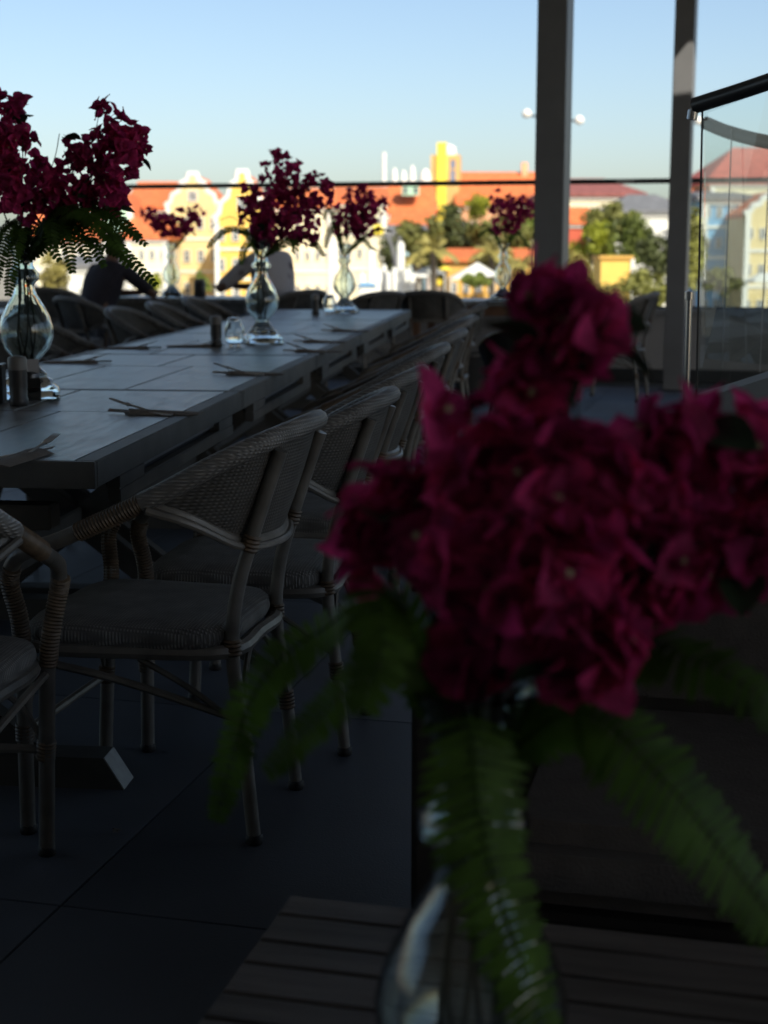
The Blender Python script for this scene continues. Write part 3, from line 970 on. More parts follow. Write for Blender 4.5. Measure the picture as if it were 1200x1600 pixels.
pl = on(184, 1306, 0)
sc_ = MB()
_r = random.Random(3)
sc_.add([(_r.uniform(-.015, .015), _r.uniform(-.02, .02), .002 + _r.uniform(0, .012)) for _ in range(9)], [(0, 1, 2), (1, 2, 3), (2, 3, 4), (3, 4, 5), (4, 5, 6), (5, 6, 7), (6, 7, 8), (0, 4, 8)])
tag(sc_.build('paper_scrap', 'napkin', None, False, loc=(pl.x, pl.y, .002), fix=False), 'tiny crumpled paper scrap on the floor near the first chair', 'litter')
# lounge sofa behind the slatted table
SOFA = on(640, 1282, 0.41)
so = thing('lounge_sofa', 'dark brown low lounge sofa behind the foreground bouquet', 'sofa', Vector((SOFA.x, SOFA.y, 0)), FRZ)
MB().bbox((0.80, 0.38, 0.20), (1.58, 0.72, 0.16), 0.015).build('base', 'sofa_frame', so)
MB().bbox((0.46, 0.33, 0.345), (0.70, 0.62, 0.125), 0.035).build('seat_cushion', 'sofa_cloth', so, True)
MB().bbox((1.18, 0.33, 0.345), (0.70, 0.62, 0.125), 0.035).build('seat_cushion', 'sofa_cloth', so, True)
MB().bbox((0.46, 0.70, 0.55), (0.70, 0.16, 0.33), 0.04).build('back_cushion', 'sofa_cloth', so, True)
MB().bbox((1.18, 0.70, 0.55), (0.70, 0.16, 0.33), 0.04).build('back_cushion', 'sofa_cloth', so, True)
MB().bbox((0.045, 0.38, 0.30), (0.085, 0.78, 0.58), 0.01).build('arm', 'sofa_frame', so)
MB().bbox((1.60, 0.38, 0.30), (0.085, 0.78, 0.58), 0.01).build('arm', 'sofa_frame', so)
MB().bbox((0.82, 0.82, 0.38), (1.63, 0.06, 0.62), 0.01).build('back_panel', 'sofa_frame', so)
for x in (0.07, 1.57):
    for y in (0.05, 0.78):
        MB().bbox((x, y, 0.06), (0.05, 0.05, 0.12), 0.004).build('leg', 'sofa_frame', so)

# ------------------------------------------------------------------ place settings
def fork_mesh():
    mb = MB()
    mb.tube([(0, -.085, 0), (0, -.03, .001), (0, .03, .003), (0, .045, .003)], [.0042, .0030, .0030, .006], 6)
    for k in range(4):
        x = -.0085 + k * .0057
        mb.tube([(x * .7, .043, .003), (x, .058, .003), (x, .098, .0065)], [.0028, .0020, .0011], 5)
    mb.box((0, .048, .003), (.019, .012, .0025))
    return mb.mesh('fork', 'cutlery', True)
def knife_mesh():
    mb = MB()
    mb.tube([(0, -.10, 0), (0, -.02, .001), (0, .0, .001)], [.0055, .0042, .0035], 6)
    mb.prism([(-.001, -.006), (.001, -.006), (.0006, .006), (-.0006, .006)], 0.0, .105)
    return mb.mesh('knife', 'cutlery', True)
def sleeve_mesh():
    """folded paper sleeve, slightly puffed, slanted mouth"""
    mb = MB()
    vs, fs = [], []
    nx, ny = 5, 8
    for lay in (0, 1):
        for j in range(ny + 1):
            for i in range(nx + 1):
                u, v = i / nx * 2 - 1, j / ny
                y = -.115 + .215 * v + (0.012 * u if v > .9 else 0) - (0.012 if lay and v > .9 else 0)
                puff = .012 * (1 - u * u) * (0.35 + .65 * v)
                z = .0005 if lay == 0 else .0022 + puff
                vs.append((u * .036, y, z))
    n = (nx + 1) * (ny + 1)
    for j in range(ny):
        for i in range(nx):
            a = j * (nx + 1) + i
            fs.append((a, a + 1, a + nx + 2, a + nx + 1))
            fs.append((n + a, n + a + nx + 1, n + a + nx + 2, n + a + 1))
    for j in range(ny):
        a, b = j * (nx + 1), (j + 1) * (nx + 1)
        fs.append((a, b, n + b, n + a))
        fs.append((a + nx, n + a + nx, n + b + nx, b + nx))
    for i in range(nx):
        fs.append((i, n + i, n + i + 1, i + 1))
    return mb.add(vs, fs).mesh('sleeve', 'napkin', True)
fk, kn, sl = fork_mesh(), knife_mesh(), sleeve_mesh()
# px, py, direction of the open end (world angle), side
sets = [(28, 716, radians(-12), 'at the near corner of the long table', 0.10),
        (250, 645, radians(84), 'second on the right side of the long table', 0.0),
        (395, 584, radians(86), 'third on the right side of the long table', 0.0),
        (495, 549, radians(84), 'fourth on the right side of the long table', 0.0),
        (505, 534, radians(85), 'fifth on the right side of the long table', 0.0),
        (545, 517, radians(84), 'sixth on the right side of the long table', 0.0),
        (115, 566, radians(-92), 'first on the left side of the long table', 0.0),
        (200, 544, radians(-95), 'second on the left side of the long table', 0.0),
        (300, 541, radians(-93), 'third on the left side of the long table', 0.0)]
for px, py, a, where, _ in sets:
    p = on(px, py, TH + 0.004)
    z0 = TH + 0.0012
    o = tag(put('cutlery_sleeve', sl, None, (p.x, p.y, z0), a), 'beige paper cutlery sleeve ' + where, 'napkin', 'cutlery sleeves on the long table')
    R = Matrix.Rotation(a, 3, 'Z')
    f = R @ Vector((.010, .055, .0055))
    o = tag(put('fork', fk, None, (p.x + f.x, p.y + f.y, z0 + f.z), a), 'steel fork in the paper sleeve ' + where, 'fork', 'forks on the long table')
    o.rotation_euler = (radians(13), 0, a + random.uniform(-.30, .05))
    o.location.z += .006
    f = R @ Vector((-.014, .050, .0050))
    o = tag(put('knife', kn, None, (p.x + f.x, p.y + f.y, z0 + f.z), a), 'steel knife in the paper sleeve ' + where, 'knife', 'knives on the long table')
    o.rotation_euler = (radians(3), radians(60), a + random.uniform(-.25, .05))

def mill(px, py, label, s=1.0):
    p = on(px, py, TH)
    t = thing('pepper_mill', label, 'pepper mill', (p.x, p.y, TH + .0005), 0, 'pepper mills')
    MB().lathe([(.026 * s, 0), (.028 * s, .004), (.028 * s, .020), (.025 * s, .025), (.0265 * s, .06), (.0265 * s, .105)], 20).build('body', 'mill', t, True)
    MB().lathe([(.0275 * s, .1055), (.0275 * s, .135), (.024 * s, .142), (.010 * s, .146)], 20).build('cap', 'mill_cap', t, True)
def shaker(px, py, label):
    p = on(px, py, TH)
    t = thing('glass_shaker', label, 'shaker', (p.x, p.y, TH + .0005), 0, 'glass shakers')
    MB().lathe([(.030, .012), (.040, .02), (.046, .05), (.046, .085), (.038, .11), (.030, .122), (.026, .122), (.034, .108), (.042, .085), (.042, .05), (.036, .022), (.002, .016)], 28).build('jar', 'clear_glass', t, True)
    MB().lathe([(.031, .1225), (.031, .130), (.026, .136), (.008, .138)], 24).build('lid', 'steel', t, True)
    for k in range(4):
        a = pi / 4 + k * pi / 2
        MB().lathe([(.006, 0), (.007, .004), (.005, .0125)], 8, (.024 * cos(a), .024 * sin(a), 0)).build('foot', 'steel', t, True)
mill(30, 634, 'dark pepper mill with grey cap at the left edge of the long table')
mill(338, 542, 'dark pepper mill in the middle of the long table beside a glass shaker')
mill(493, 492, 'small dark pepper mill at the far end of the long table')
shaker(367, 542, 'rounded glass shaker beside the middle vase')
shaker(515, 491, 'rounded glass shaker beside the far vase')
p = on(53, 624, TH)
ch = thing('menu_card_holder', 'upright grey menu card in a small holder beside the nearest vase', 'card holder', (p.x, p.y, TH + .0005), radians(20))
MB().bbox((0, 0, .012), (.042, .030, .024), .003).build('base', 'dark_box', ch)
MB().bbox((0, 0, .073), (.038, .004, .098), .001).build('card', 'card', ch)
p = on(5, 630, TH)
nb_ = thing('condiment_box', 'dark square condiment box cut by the left edge of the picture', 'box', (p.x - .04, p.y, TH + .0005), 0.1)
MB().bbox((0, 0, .055), (.09, .09, .11), .004).build('box_body', 'dark_box', nb_)
MB().bbox((0, 0, .113), (.094, .094, .006), .002).build('rim', 'mill', nb_)
mill(313, 451 + 10, 'dark jar on the far left table beside its vase') if False else None
pj = at(312, 448, 13.75)
t = thing('dark_jar', 'small dark jar on the far left table beside its vase', 'jar', (pj.x, 13.75, .7655), 0)
MB().lathe([(.05, 0), (.055, .01), (.055, .13), (.05, .14)], 16).build('body', 'mill', t, True)
MB().lathe([(.052, .1405), (.052, .16), (.045, .165)], 16).build('lid', 'mill_cap', t, True)

# ------------------------------------------------------------------ tub chair, planter
tc_ = thing('tub_chair', 'round black tub chair with thin brass rim near the thick column', 'chair', (0.86, 9.55, 0), radians(60))
sh = []
vs, fs = [], []
nA, nZ = 22, 6
for lay in (0, 1):
    for j in range(nZ + 1):
        v = j / nZ
        for i in range(nA + 1):
            a = radians(-140) + radians(280) * i / nA
            top = .74 - .16 * (abs(i / nA * 2 - 1) ** 2.5)
            r = (.20 + .06 * v) - (.022 if lay else 0)
            vs.append((r * sin(a), -r * cos(a), .42 + (top - .42) * v))
n = (nA + 1) * (nZ + 1)
for j in range(nZ):
    for i in range(nA):
        a = j * (nA + 1) + i
        fs += [(a, a + 1, a + nA + 2, a + nA + 1), (n + a, n + a + nA + 1, n + a + nA + 2, n + a + 1)]
for i in range(nA):
    a = nZ * (nA + 1) + i
    fs += [(a, a + 1, n + a + 1, n + a), (i + 1, i, n + i, n + i + 1)]
for j in range(nZ):
    a, b = j * (nA + 1), (j + 1) * (nA + 1)
    fs += [(b, a, n + a, n + b), (a + nA, b + nA, n + b + nA, n + a + nA)]
MB().add(vs, fs).build('shell', 'tub_black', tc_, True)
rim = [Vector(vs[nZ * (nA + 1) + i]).lerp(Vector(vs[n + nZ * (nA + 1) + i]), .5) + Vector((0, 0, .006)) for i in range(nA + 1)]
e0 = [Vector(vs[j * (nA + 1)]).lerp(Vector(vs[n + j * (nA + 1)]), .5) for j in range(nZ)]
e1 = [Vector(vs[j * (nA + 1) + nA]).lerp(Vector(vs[n + j * (nA + 1) + nA]), .5) for j in range(nZ - 1, -1, -1)]
MB().tube(e0 + rim + e1, .010, 7).build('brass_rim', 'brass', tc_, True)
MB().lathe([(.17, .40), (.20, .41), (.205, .45), (.19, .475), (.05, .48)], 24).build('seat', 'tub_black', tc_, True)
for k in range(4):
    a = pi / 4 + k * pi / 2
    MB().tube([(.13 * cos(a), .13 * sin(a), .40), (.20 * cos(a), .20 * sin(a), 0)], [.014, .010], 8).build('leg', 'tub_black', tc_, True)
pp = on(733, 618, 0)
tag(MB().lathe([(.11, 0), (.12, .01), (.145, .30), (.155, .31), (.155, .34), (.135, .34), (.13, .30), (.01, .29)], 24).build(
    'planter', 'dark_box', None, True, loc=(pp.x + .02, pp.y + .25, 0)), 'empty dark tapered planter on the floor under the far table', 'planter')

# ------------------------------------------------------------------ glass stair balustrade on the right
bl = thing('glass_balustrade', 'glass stair balustrade with dark round handrail at the right edge', 'balustrade', (0, 0, 0))
def G(x, y, d): return at(x, y, d)
d0, d1, d2 = 4.0, 3.85, 3.55
h0, h1, h2 = G(1086, 165, d0), G(1200, 128, d1), G(1420, 50, d2)
MB().tube(catmull([h0, h1, h2], 6), 0.0215, 14).build('handrail', 'rail_dark', bl, True)
MB().tube([h0 + Vector((-.004, 0, -.012)), G(1081, 187, d0)], 0.014, 10).build('rail_bracket', 'steel', bl, True)
gt = [G(1099, 168, d0), G(1200, 138, d1), G(1420, 66, d2)]
gb = [G(1089, 612, d0), G(1200, 578, d1), G(1420, 512, d2)]
def sheet(top, bot, th):
    n = len(top)
    off = Vector((0, th, 0))
    vs = list(bot) + list(top) + [p + off for p in bot] + [p + off for p in top]
    fs = []
    for i in range(n - 1):
        fs += [(i, i + 1, n + i + 1, n + i), (2 * n + i + 1, 2 * n + i, 3 * n + i, 3 * n + i + 1),
               (n + i, n + i + 1, 3 * n + i + 1, 3 * n + i), (i + 1, i, 2 * n + i, 2 * n + i + 1)]
    fs += [(0, n, 3 * n, 2 * n), (n - 1, 2 * n + n - 1, 3 * n + n - 1, n + n - 1)]
    return MB().add(vs, fs)
sheet(gt, gb, .012).build('glass_pane', 'stair_glass', bl)
MB().tube([G(1097.5, 170, d0), G(1088, 625, d0)], .0028, 8).build('glass_edge_trim', 'dark_metal', bl, True)
stb = [G(1092, 622, d0), G(1200, 588, d1), G(1420, 520, d2)]
stc = [G(1092, 680, d0), G(1200, 646, d1), G(1420, 580, d2)]
sheet([p + Vector((0, -.02, 0)) for p in stb], [p + Vector((0, -.02, 0)) for p in stc], .10).build('stringer', 'stringer', bl)
pt, pb = G(1077, 462, d0), G(1072, 640, d0)
post = MB().tube([pt, pb], .0085, 10).build('post', 'steel', bl, True)
MB().lathe([(.006, -.012), (.013, -.010), (.013, .010), (.006, .012)], 12).build('standoff', 'steel', bl, True).location = pt
MB().tube([G(1073, 622, d0), G(1082, 655, d0)], [.012, .017], 10).build('clamp', 'steel', bl, True)
MB().tube([pb, Vector((pb.x, pb.y, 0))], .0085, 10).build('post', 'steel', bl, True)
# lower flight behind: curved grey rail and second pane
b2_ = thing('inner_balustrade', 'curved pale handrail and glass of the stair, seen through the front pane', 'balustrade', (0, 0, 0))
r0 = [G(1102, 192, 5.6), G(1140, 207, 5.5), G(1200, 222, 5.3), G(1300, 236, 5.0)]
MB().tube(catmull(r0, 6), .024, 12).build('handrail', 'stringer', b2_, True)
sheet([p + Vector((0, .0, -.02)) for p in r0], [G(1102, 560, 5.6), G(1140, 565, 5.5), G(1200, 570, 5.3), G(1300, 575, 5.0)], .01).build('glass_pane', 'stair_glass', b2_)
for px_, dd in ((1136, 5.48), (1196, 5.28)):
    MB().box(tuple(G(px_, 390, dd - .03)), (.003, .006, .86)).build('pane_joint', 'rail_metal', b2_)

# ------------------------------------------------------------------ people at the far tables
mat('skin_dark', (0.16, 0.085, 0.055), 0.6, 0.08)
mat('hair', (0.012, 0.010, 0.009), 0.6, 0.2, 60)
mat('dark_shirt', (0.022, 0.020, 0.032), 0.85, 0.15, 14, 0.3, 60)
mat('trousers', (0.03, 0.032, 0.04), 0.85, 0.1)
def spotted():
    m = mat('spotted_shirt', (0.40, 0.39, 0.42), 0.85, 0.06, 6, 0.3, 40)
    nt = m.node_tree
    b = nt.nodes['Principled BSDF']
    v = nt.nodes.new('ShaderNodeTexVoronoi'); v.inputs['Scale'].default_value = 6.5
    tc = nt.nodes.new('ShaderNodeTexCoord')
    nt.links.new(tc.outputs['Object'], v.inputs['Vector'])
    r = nt.nodes.new('ShaderNodeValToRGB')
    r.color_ramp.elements[0].position, r.color_ramp.elements[1].position = .20, .32
    r.color_ramp.elements[0].color = (.11, .09, .11, 1)
    r.color_ramp.elements[1].color = (.40, .39, .42, 1)
    nt.links.new(v.outputs['Distance'], r.inputs[0])
    nt.links.new(r.outputs[0], b.inputs['Base Color'])
spotted()

def skin_mesh(name, verts, edges, radii, m, parent, sub=2):
    me = bpy.data.meshes.new(name)
    me.from_pydata(verts, edges, [])
    o = bpy.data.objects.new(name, me)
    C.objects.link(o)
    o.parent = parent
    o.modifiers.new('Skin', 'SKIN')
    for i, r in enumerate(radii):
        sv = me.skin_vertices[0].data[i]
        sv.radius = r if hasattr(r, '__len__') else (r, r)
        sv.use_root = (i == 0)
    o.modifiers['Skin'].use_smooth_shade = True
    o.modifiers.new('Sub', 'SUBSURF').levels = sub
    o.modifiers['Sub'].render_levels = sub
    bpy.context.view_layer.update()
    dg = bpy.context.evaluated_depsgraph_get()
    nm = bpy.data.meshes.new_from_object(o.evaluated_get(dg))
    o.modifiers.clear()
    o.data = nm
    nm.materials.clear()
    nm.materials.append(MATS[m])
    nm.polygons.foreach_set('use_smooth', [True] * len(nm.polygons))
    return o

def seated_person(label, loc, rz, shirt, lean=0.18, elbow_out=0.12):
    """seated figure, faces local +Y, forearms on the table in front"""
    t = thing('person', label, 'person', loc, rz)
    S = .47
    sh = Vector((0, lean, S + .58))
    J = {'pel': Vector((0, 0, S + .10)), 'wai': Vector((0, .03 + lean * .25, S + .27)), 'che': Vector((0, lean * .75, S + .46)), 'neckb': sh + Vector((0, .015, .02)),
         'neck': sh + Vector((0, .04, .10)), 'head': sh + Vector((0, .075, .19)), 'crown': sh + Vector((0, .07, .28))}
    order = ['pel', 'wai', 'che', 'neckb', 'neck', 'head', 'crown']
    V = [J[k] for k in order]
    E_ = [(i, i + 1) for i in range(6)]
    Rr = [(.155, .125), (.145, .115), (.165, .125), (.10, .08), (.055, .055), (.078, .092), (.055, .065)]
    arms, legs = [], []
    for s in (-1, 1):
        b = len(V)
        sp = sh + Vector((s * .17, .0, -.03))
        el = Vector((s * (.20 + elbow_out), lean + .22, S + .33))
        wr = Vector((s * .12, lean + .43, S + .335))
        ha = wr + Vector((-s * .05, .07, .005))
        V += [sp, el, wr, ha]
        E_ += [(2, b), (b, b + 1), (b + 1, b + 2), (b + 2, b + 3)]
        Rr += [.062, .043, .028, (.036, .018)]
        arms.append((sp, el, wr))
        for k in range(5):                               # fingers and thumb
            f0 = len(V)
            off = (k - 1.5) * .017
            if k < 4:
                base = ha + Vector((off, .02, 0)); tipp = base + Vector((off * .2 - s * .01, .055 - abs(k - 1.5) * .008, -.012))
            else:
                base = ha + Vector((-s * .03, -.02, .0)); tipp = base + Vector((-s * .03, .03, .0))
            V += [base, tipp]
            E_ += [(b + 3, f0), (f0, f0 + 1)]
            Rr += [.0095, .0075]
    for s in (-1, 1):
        b = len(V)
        hip, kn_, an, to = Vector((s * .09, .03, S + .08)), Vector((s * .13, .42, S + .04)), Vector((s * .13, .38, .09)), Vector((s * .14, .53, .04))
        V += [hip, kn_, an, to]
        E_ += [(0, b), (b, b + 1), (b + 1, b + 2), (b + 2, b + 3)]
        Rr += [.085, .06, .042, .038]
        legs.append((hip, kn_, an))
    body = skin_mesh('body', V, E_, Rr, 'skin_dark', t)
    # shirt over torso and upper arms
    V, E_, Rr = [J['pel'], J['wai'], J['che'], J['neckb']], [(0, 1), (1, 2), (2, 3)], [(.175, .145), (.17, .14), (.19, .15), (.12, .098)]
    for sp, el, wr in arms:
        b = len(V)
        V += [sp, sp.lerp(el, .55), el.lerp(wr, .1)]
        E_ += [(2, b), (b, b + 1), (b + 1, b + 2)]
        Rr += [.078, .066, .058]
    skin_mesh('shirt', V, E_, Rr, shirt, t)
    V, E_, Rr = [J['pel'] + Vector((0, 0, -.01))], [], [(.175, .135)]
    for hip, kn_, an in legs:
        b = len(V)
        V += [hip, kn_, an + Vector((0, 0, .02))]
        E_ += [(0, b), (b, b + 1), (b + 1, b + 2)]
        Rr += [.098, .074, .058]
    skin_mesh('trousers', V, E_, Rr, 'trousers', t)
    hd = J['head']
    mb = MB()
    prof = []
    vs, fs = [], []
    for j in range(7):
        ph = pi / 2 * j / 6
        for k in range(16):
            a = 2 * pi * k / 16
            back = 0.55 if sin(a) < -.1 else 0.0
            z = .115 * cos(ph) - back * .10 * (j / 6)
            vs.append(hd + Vector((.086 * sin(ph) * cos(a), -.008 + .10 * sin(ph) * sin(a), .012 + z)))
    for j in range(6):
        for k in range(16):
            fs.append((j * 16 + k, j * 16 + (k + 1) % 16, (j + 1) * 16 + (k + 1) % 16, (j + 1) * 16 + k))
    mb.add(vs, fs).build('hair', 'hair', t, True)
    MB().tube([hd + Vector((0, .085, .02)), hd + Vector((0, .108, -.012)), hd + Vector((0, .088, -.022))], [.008, .013, .009], 8).build('nose', 'skin_dark', body, True)
    for s in (-1, 1):
        MB().tube([hd + Vector((s * .078, -.005, .02)), hd + Vector((s * .092, -.008, 0)), hd + Vector((s * .078, .0, -.025))], [.008, .012, .007], 7).build('ear', 'skin_dark', body, True)
        MB().lathe([(.0, -.009), (.008, -.004), (.009, 0), (.008, .004), (.0, .009)], 10, tuple(hd + Vector((s * .032, .080, .018)))).build('eye', 'hair', body, True)
    mo = MB().tube([hd + Vector((-.022, .084, -.045)), hd + Vector((0, .092, -.046)), hd + Vector((.022, .084, -.045))], .005, 6)
    mo.build('mouth', 'bract_deep', body, True)
    return t
seated_person('person in a light grey shirt with dark spots, seated behind the middle bouquet', (-0.88, 12.75, 0.0), radians(48), 'spotted_shirt', .14).scale = (1.09, 1.09, 1.09)
seated_person('person in dark clothes seated behind the fern of the left bouquet', (-2.62, 13.25, 0.0), radians(-35), 'dark_shirt', .26)

# ------------------------------------------------------------------ the town across the harbour
GZ = -4.2
mat('quay', (0.30, 0.27, 0.22), 0.9, 0.12, 0.4)
mat('asphalt', (0.06, 0.06, 0.06), 0.9, 0.1, 0.5)
gr = MB().add([(-1500, 14.8, GZ), (1500, 14.8, GZ), (1500, 2500, GZ), (-1500, 2500, GZ)], [(0, 1, 2, 3)]).build('ground', 'quay')
tag(gr, None, None, kind='structure')
WALLS = {'cream': (.80, .72, .52), 'yellow': (.76, .60, .30), 'amber': (.82, .52, .12), 'white': (.78, .76, .70), 'mint': (.42, .62, .46), 'salmon': (.70, .36, .20),
         'blue': (.18, .38, .60), 'paleblue': (.38, .56, .66), 'ochre': (.70, .40, .10), 'red': (.55, .11, .06), 'tan': (.62, .40, .15), 'lemon': (.85, .66, .07), 'pinkish': (.66, .45, .36)}
for k, c in WALLS.items():
    mat('wall_' + k, c, 0.85, 0.07, 0.5, 0.1, 3)
mat('roof_orange', (.66, .17, .055), 0.8, 0.15, 1.5, 0.3, 6)
mat('roof_red', (.42, .10, .07), 0.8, 0.15, 1.5, 0.3, 6)
mat('roof_maroon', (.25, .085, .075), 0.8, 0.15, 1.5, 0.3, 6)
mat('roof_grey', (.16, .16, .17), 0.8, 0.15, 1.5, 0.3, 6)
mat('trim', (.80, .78, .72), 0.8, 0.05)
mat('win_dark', (.10, .11, .13), 0.15, 0.2, 2)
mat('shutter_green', (.10, .20, .14), 0.7, 0.1)
mat('shutter_blue', (.12, .20, .36), 0.7, 0.1)
def px2(d): return d / F_PX

def windows(t, xs, zs, w, h, y, frame='trim', paneM='win_dark'):
    fm = MB()
    e = w * .16
    fm.box((0, 0, h / 2 + e / 2), (w + 2 * e, .16, e)).box((0, 0, -h / 2 - e / 2), (w + 2 * e, .22, e))
    fm.box((-w / 2 - e / 2, 0, 0), (e, .16, h)).box((w / 2 + e / 2, 0, 0), (e, .16, h)).box((0, .01, 0), (w * .08, .10, h)).box((0, .012, h * .1), (w, .096, h * .06))
    fme = fm.mesh('window', frame)
    pme = MB().box((0, .05, 0), (w, .04, h)).mesh('pane', paneM)
    for z in zs:
        for x in xs:
            f = put('window', fme, t, (x, y - .06, z))
            put('pane', pme, f)

def house(name, label, x0, x1, y_eave, y_ridge, d, wall, roof, depth=10, cols=4, rows=2, gable=None, rz=0.0, trim=True, ww=None, hip=False, group='houses across the harbour'):
    """x0,x1,y: where it stands in the photo; d: its distance"""
    a, b = at(x0, y_eave, d), at(x1, y_eave, d)
    W_, He = b.x - a.x, a.z - GZ
    Hr = at(x0, y_ridge, d).z - GZ
    t = thing(name, label, 'building', ((a.x + b.x) / 2, d, GZ), rz, group)
    hw_ = W_ / 2
    if gable == 'dutch':                                # curved gable facing the harbour
        g = [(-hw_, 0), (hw_, 0), (hw_, He), (hw_ * .80, He + (Hr - He) * .12), (hw_ * .74, He + (Hr - He) * .34), (hw_ * .50, He + (Hr - He) * .46), (hw_ * .42, He + (Hr - He) * .70),
             (hw_ * .20, He + (Hr - He) * .80), (hw_ * .14, Hr), (-hw_ * .14, Hr), (-hw_ * .20, He + (Hr - He) * .80), (-hw_ * .42, He + (Hr - He) * .70), (-hw_ * .50, He + (Hr - He) * .46),
             (-hw_ * .74, He + (Hr - He) * .34), (-hw_ * .80, He + (Hr - He) * .12), (-hw_, He)]
        MB().prism(g, 0, .5).build('facade', 'wall_' + wall, t)
        cp = MB()
        top = [Vector((x, .2, z)) for x, z in g[2:]]
        cp.tube(top, .30, 6)
        cp.build('gable_coping', 'trim', t)
        MB().prism([(-hw_ * .97, 0), (hw_ * .97, 0), (hw_ * .97, He * .98), (0, Hr * .97), (-hw_ * .97, He * .98)], .5, depth).build('wall', 'wall_' + wall, t)
        rm = MB()
        for s in (-1, 1):
            rm.add([(s * hw_ * 1.04, .55, He * .97), (0, .55, Hr * .98), (0, depth + .4, Hr * .98), (s * hw_ * 1.04, depth + .4, He * .97),
                    (s * hw_ * 1.04, .55, He * .97 + .3), (0, .55, Hr * .98 + .3), (0, depth + .4, Hr * .98 + .3), (s * hw_ * 1.04, depth + .4, He * .97 + .3)],
                   [(0, 1, 2, 3), (4, 7, 6, 5), (0, 4, 5, 1), (3, 2, 6, 7), (0, 3, 7, 4), (1, 5, 6, 2)])
        rm.build('roof', roof, t)
        top_w = [hw_ * -.3, hw_ * .3]
        windows(t, [0], [He + (Hr - He) * .32], W_ * .13, (Hr - He) * .26, 0)
    else:
        MB().box((0, depth / 2, He / 2), (W_, depth, He)).build('wall', 'wall_' + wall, t)
        ov = .5
        ins = min(hw_ * .6, depth * .45) if hip else 0
        z0, z1 = He, Hr
        v = [(-hw_ - ov, -ov, z0), (hw_ + ov, -ov, z0), (hw_ + ov, depth + ov, z0), (-hw_ - ov, depth + ov, z0), (-hw_ + ins, depth / 2, z1), (hw_ - ins, depth / 2, z1)]
        v2 = [(x, y, z - .35) for x, y, z in v[:4]]
        ro = MB().add(v + v2, [(0, 1, 5, 4), (2, 3, 4, 5), (1, 2, 5), (3, 0, 4), (9, 8, 7, 6), (0, 6, 7, 1), (1, 7, 8, 2), (2, 8, 9, 3), (3, 9, 6, 0)]).build('roof', roof, t)
        if z1 - z0 > 3 and W_ > 8:
            MB().box((hw_ * .45, depth * .45, z1 + .3), (.9, .9, 2.0)).build('chimney', 'wall_' + wall, ro)
        if trim:
            MB().box((0, -.12, He - .5), (W_ + .1, .22, .35)).build('cornice', 'trim', t)
    fh = He / max(1, rows)
    if rows and cols:
        w = ww or W_ / cols * .38
        xs = [-hw_ + W_ * (i + .5) / cols for i in range(cols)]
        zs = [He - fh * (j + .52) for j in range(rows)]
        windows(t, xs, zs, w, min(fh * .55, w * 2.0), 0)
        if trim:
            for j in range(1, rows):
                MB().box((0, -.06, He - fh * j), (W_ * .995, .12, .22)).build('string_course', 'trim', t)
            for s in (-1, 1):
                MB().box((s * (hw_ - .25), -.08, He / 2), (.42, .14, He - .1)).build('pilaster', 'trim', t)
    return t

house('harbour_house', 'cream house with orange roof at the far left behind the big bouquet', 40, 160, 372, 330, 150, 'cream', 'roof_orange', 10, 5, 2)
house('harbour_house', 'low white house at the left under the fern', 105, 172, 412, 400, 120, 'white', 'roof_grey', 8, 5, 1)
house('harbour_house', 'mint green gabled house left of the orange roofs', 160, 208, 345, 300, 148, 'mint', 'roof_orange', 12, 2, 2, 'dutch')
house('harbour_house', 'cream house with long orange tile roof left of the yellow gable', 200, 275, 322, 279, 160, 'cream', 'roof_orange', 14, 5, 3)
house('harbour_house', 'pale house with low orange roof and white pilasters in front of the long roof', 196, 262, 368, 338, 140, 'cream', 'roof_orange', 8, 4, 2)
house('harbour_house', 'yellow stepped gable house left of the white edged gable', 258, 345, 322, 272, 150, 'yellow', 'roof_orange', 14, 4, 3, 'dutch')
house('harbour_house', 'amber house with tall white edged curved gable', 334, 424, 342, 268, 138, 'amber', 'roof_orange', 14, 4, 3, 'dutch')
house('harbour_house', 'cream three storey house right of the amber gable', 424, 520, 318, 290, 146, 'cream', 'roof_orange', 12, 6, 3)
house('harbour_house', 'pale yellow house with salmon roof behind the far vase', 520, 604, 312, 288, 150, 'cream', 'roof_orange', 12, 5, 3)
house('harbour_house', 'red roofed house with pale green dormer left of the yellow tower', 606, 680, 330, 282, 200, 'red', 'roof_orange', 12, 5, 2)
house('harbour_house', 'orange fronted house below the red roof left of the tower', 612, 676, 352, 326, 185, 'salmon', 'roof_orange', 8, 5, 1)
house('harbour_house', 'grey blue low warehouse left of the trees', 604, 668, 378, 350, 160, 'paleblue', 'roof_grey', 10, 3, 1, trim=False)
house('harbour_house', 'long building with wide orange roof right of the yellow tower', 716, 870, 318, 263, 215, 'salmon', 'roof_orange', 20, 9, 2)
house('harbour_house', 'low ochre building behind the palms', 700, 836, 402, 388, 125, 'ochre', 'roof_orange', 8, 7, 1, trim=False)
house('harbour_house', 'cream house with maroon hipped roof between the columns', 850, 1004, 302, 274, 165, 'cream', 'roof_maroon', 14, 7, 2, hip=True)
house('harbour_house', 'small red annex with white window below the maroon roof', 872, 925, 345, 322, 152, 'red', 'roof_orange', 6, 2, 1)
house('harbour_house', 'white house with grey roof left of the slim column', 962, 1075, 328, 300, 142, 'white', 'roof_grey', 12, 5, 2, hip=True)
house('harbour_house', 'orange red house seen between slim column and glass', 1068, 1104, 318, 292, 150, 'red', 'roof_orange', 8, 2, 3)
house('harbour_house', 'blue three storey house with white windows seen through the stair glass', 1098, 1170, 306, 296, 118, 'blue', 'roof_grey', 10, 4, 4)
house('harbour_house', 'big cream house with pink red hipped roof behind the blue house', 1110, 1320, 282, 222, 150, 'cream', 'roof_red', 16, 8, 3, hip=True)
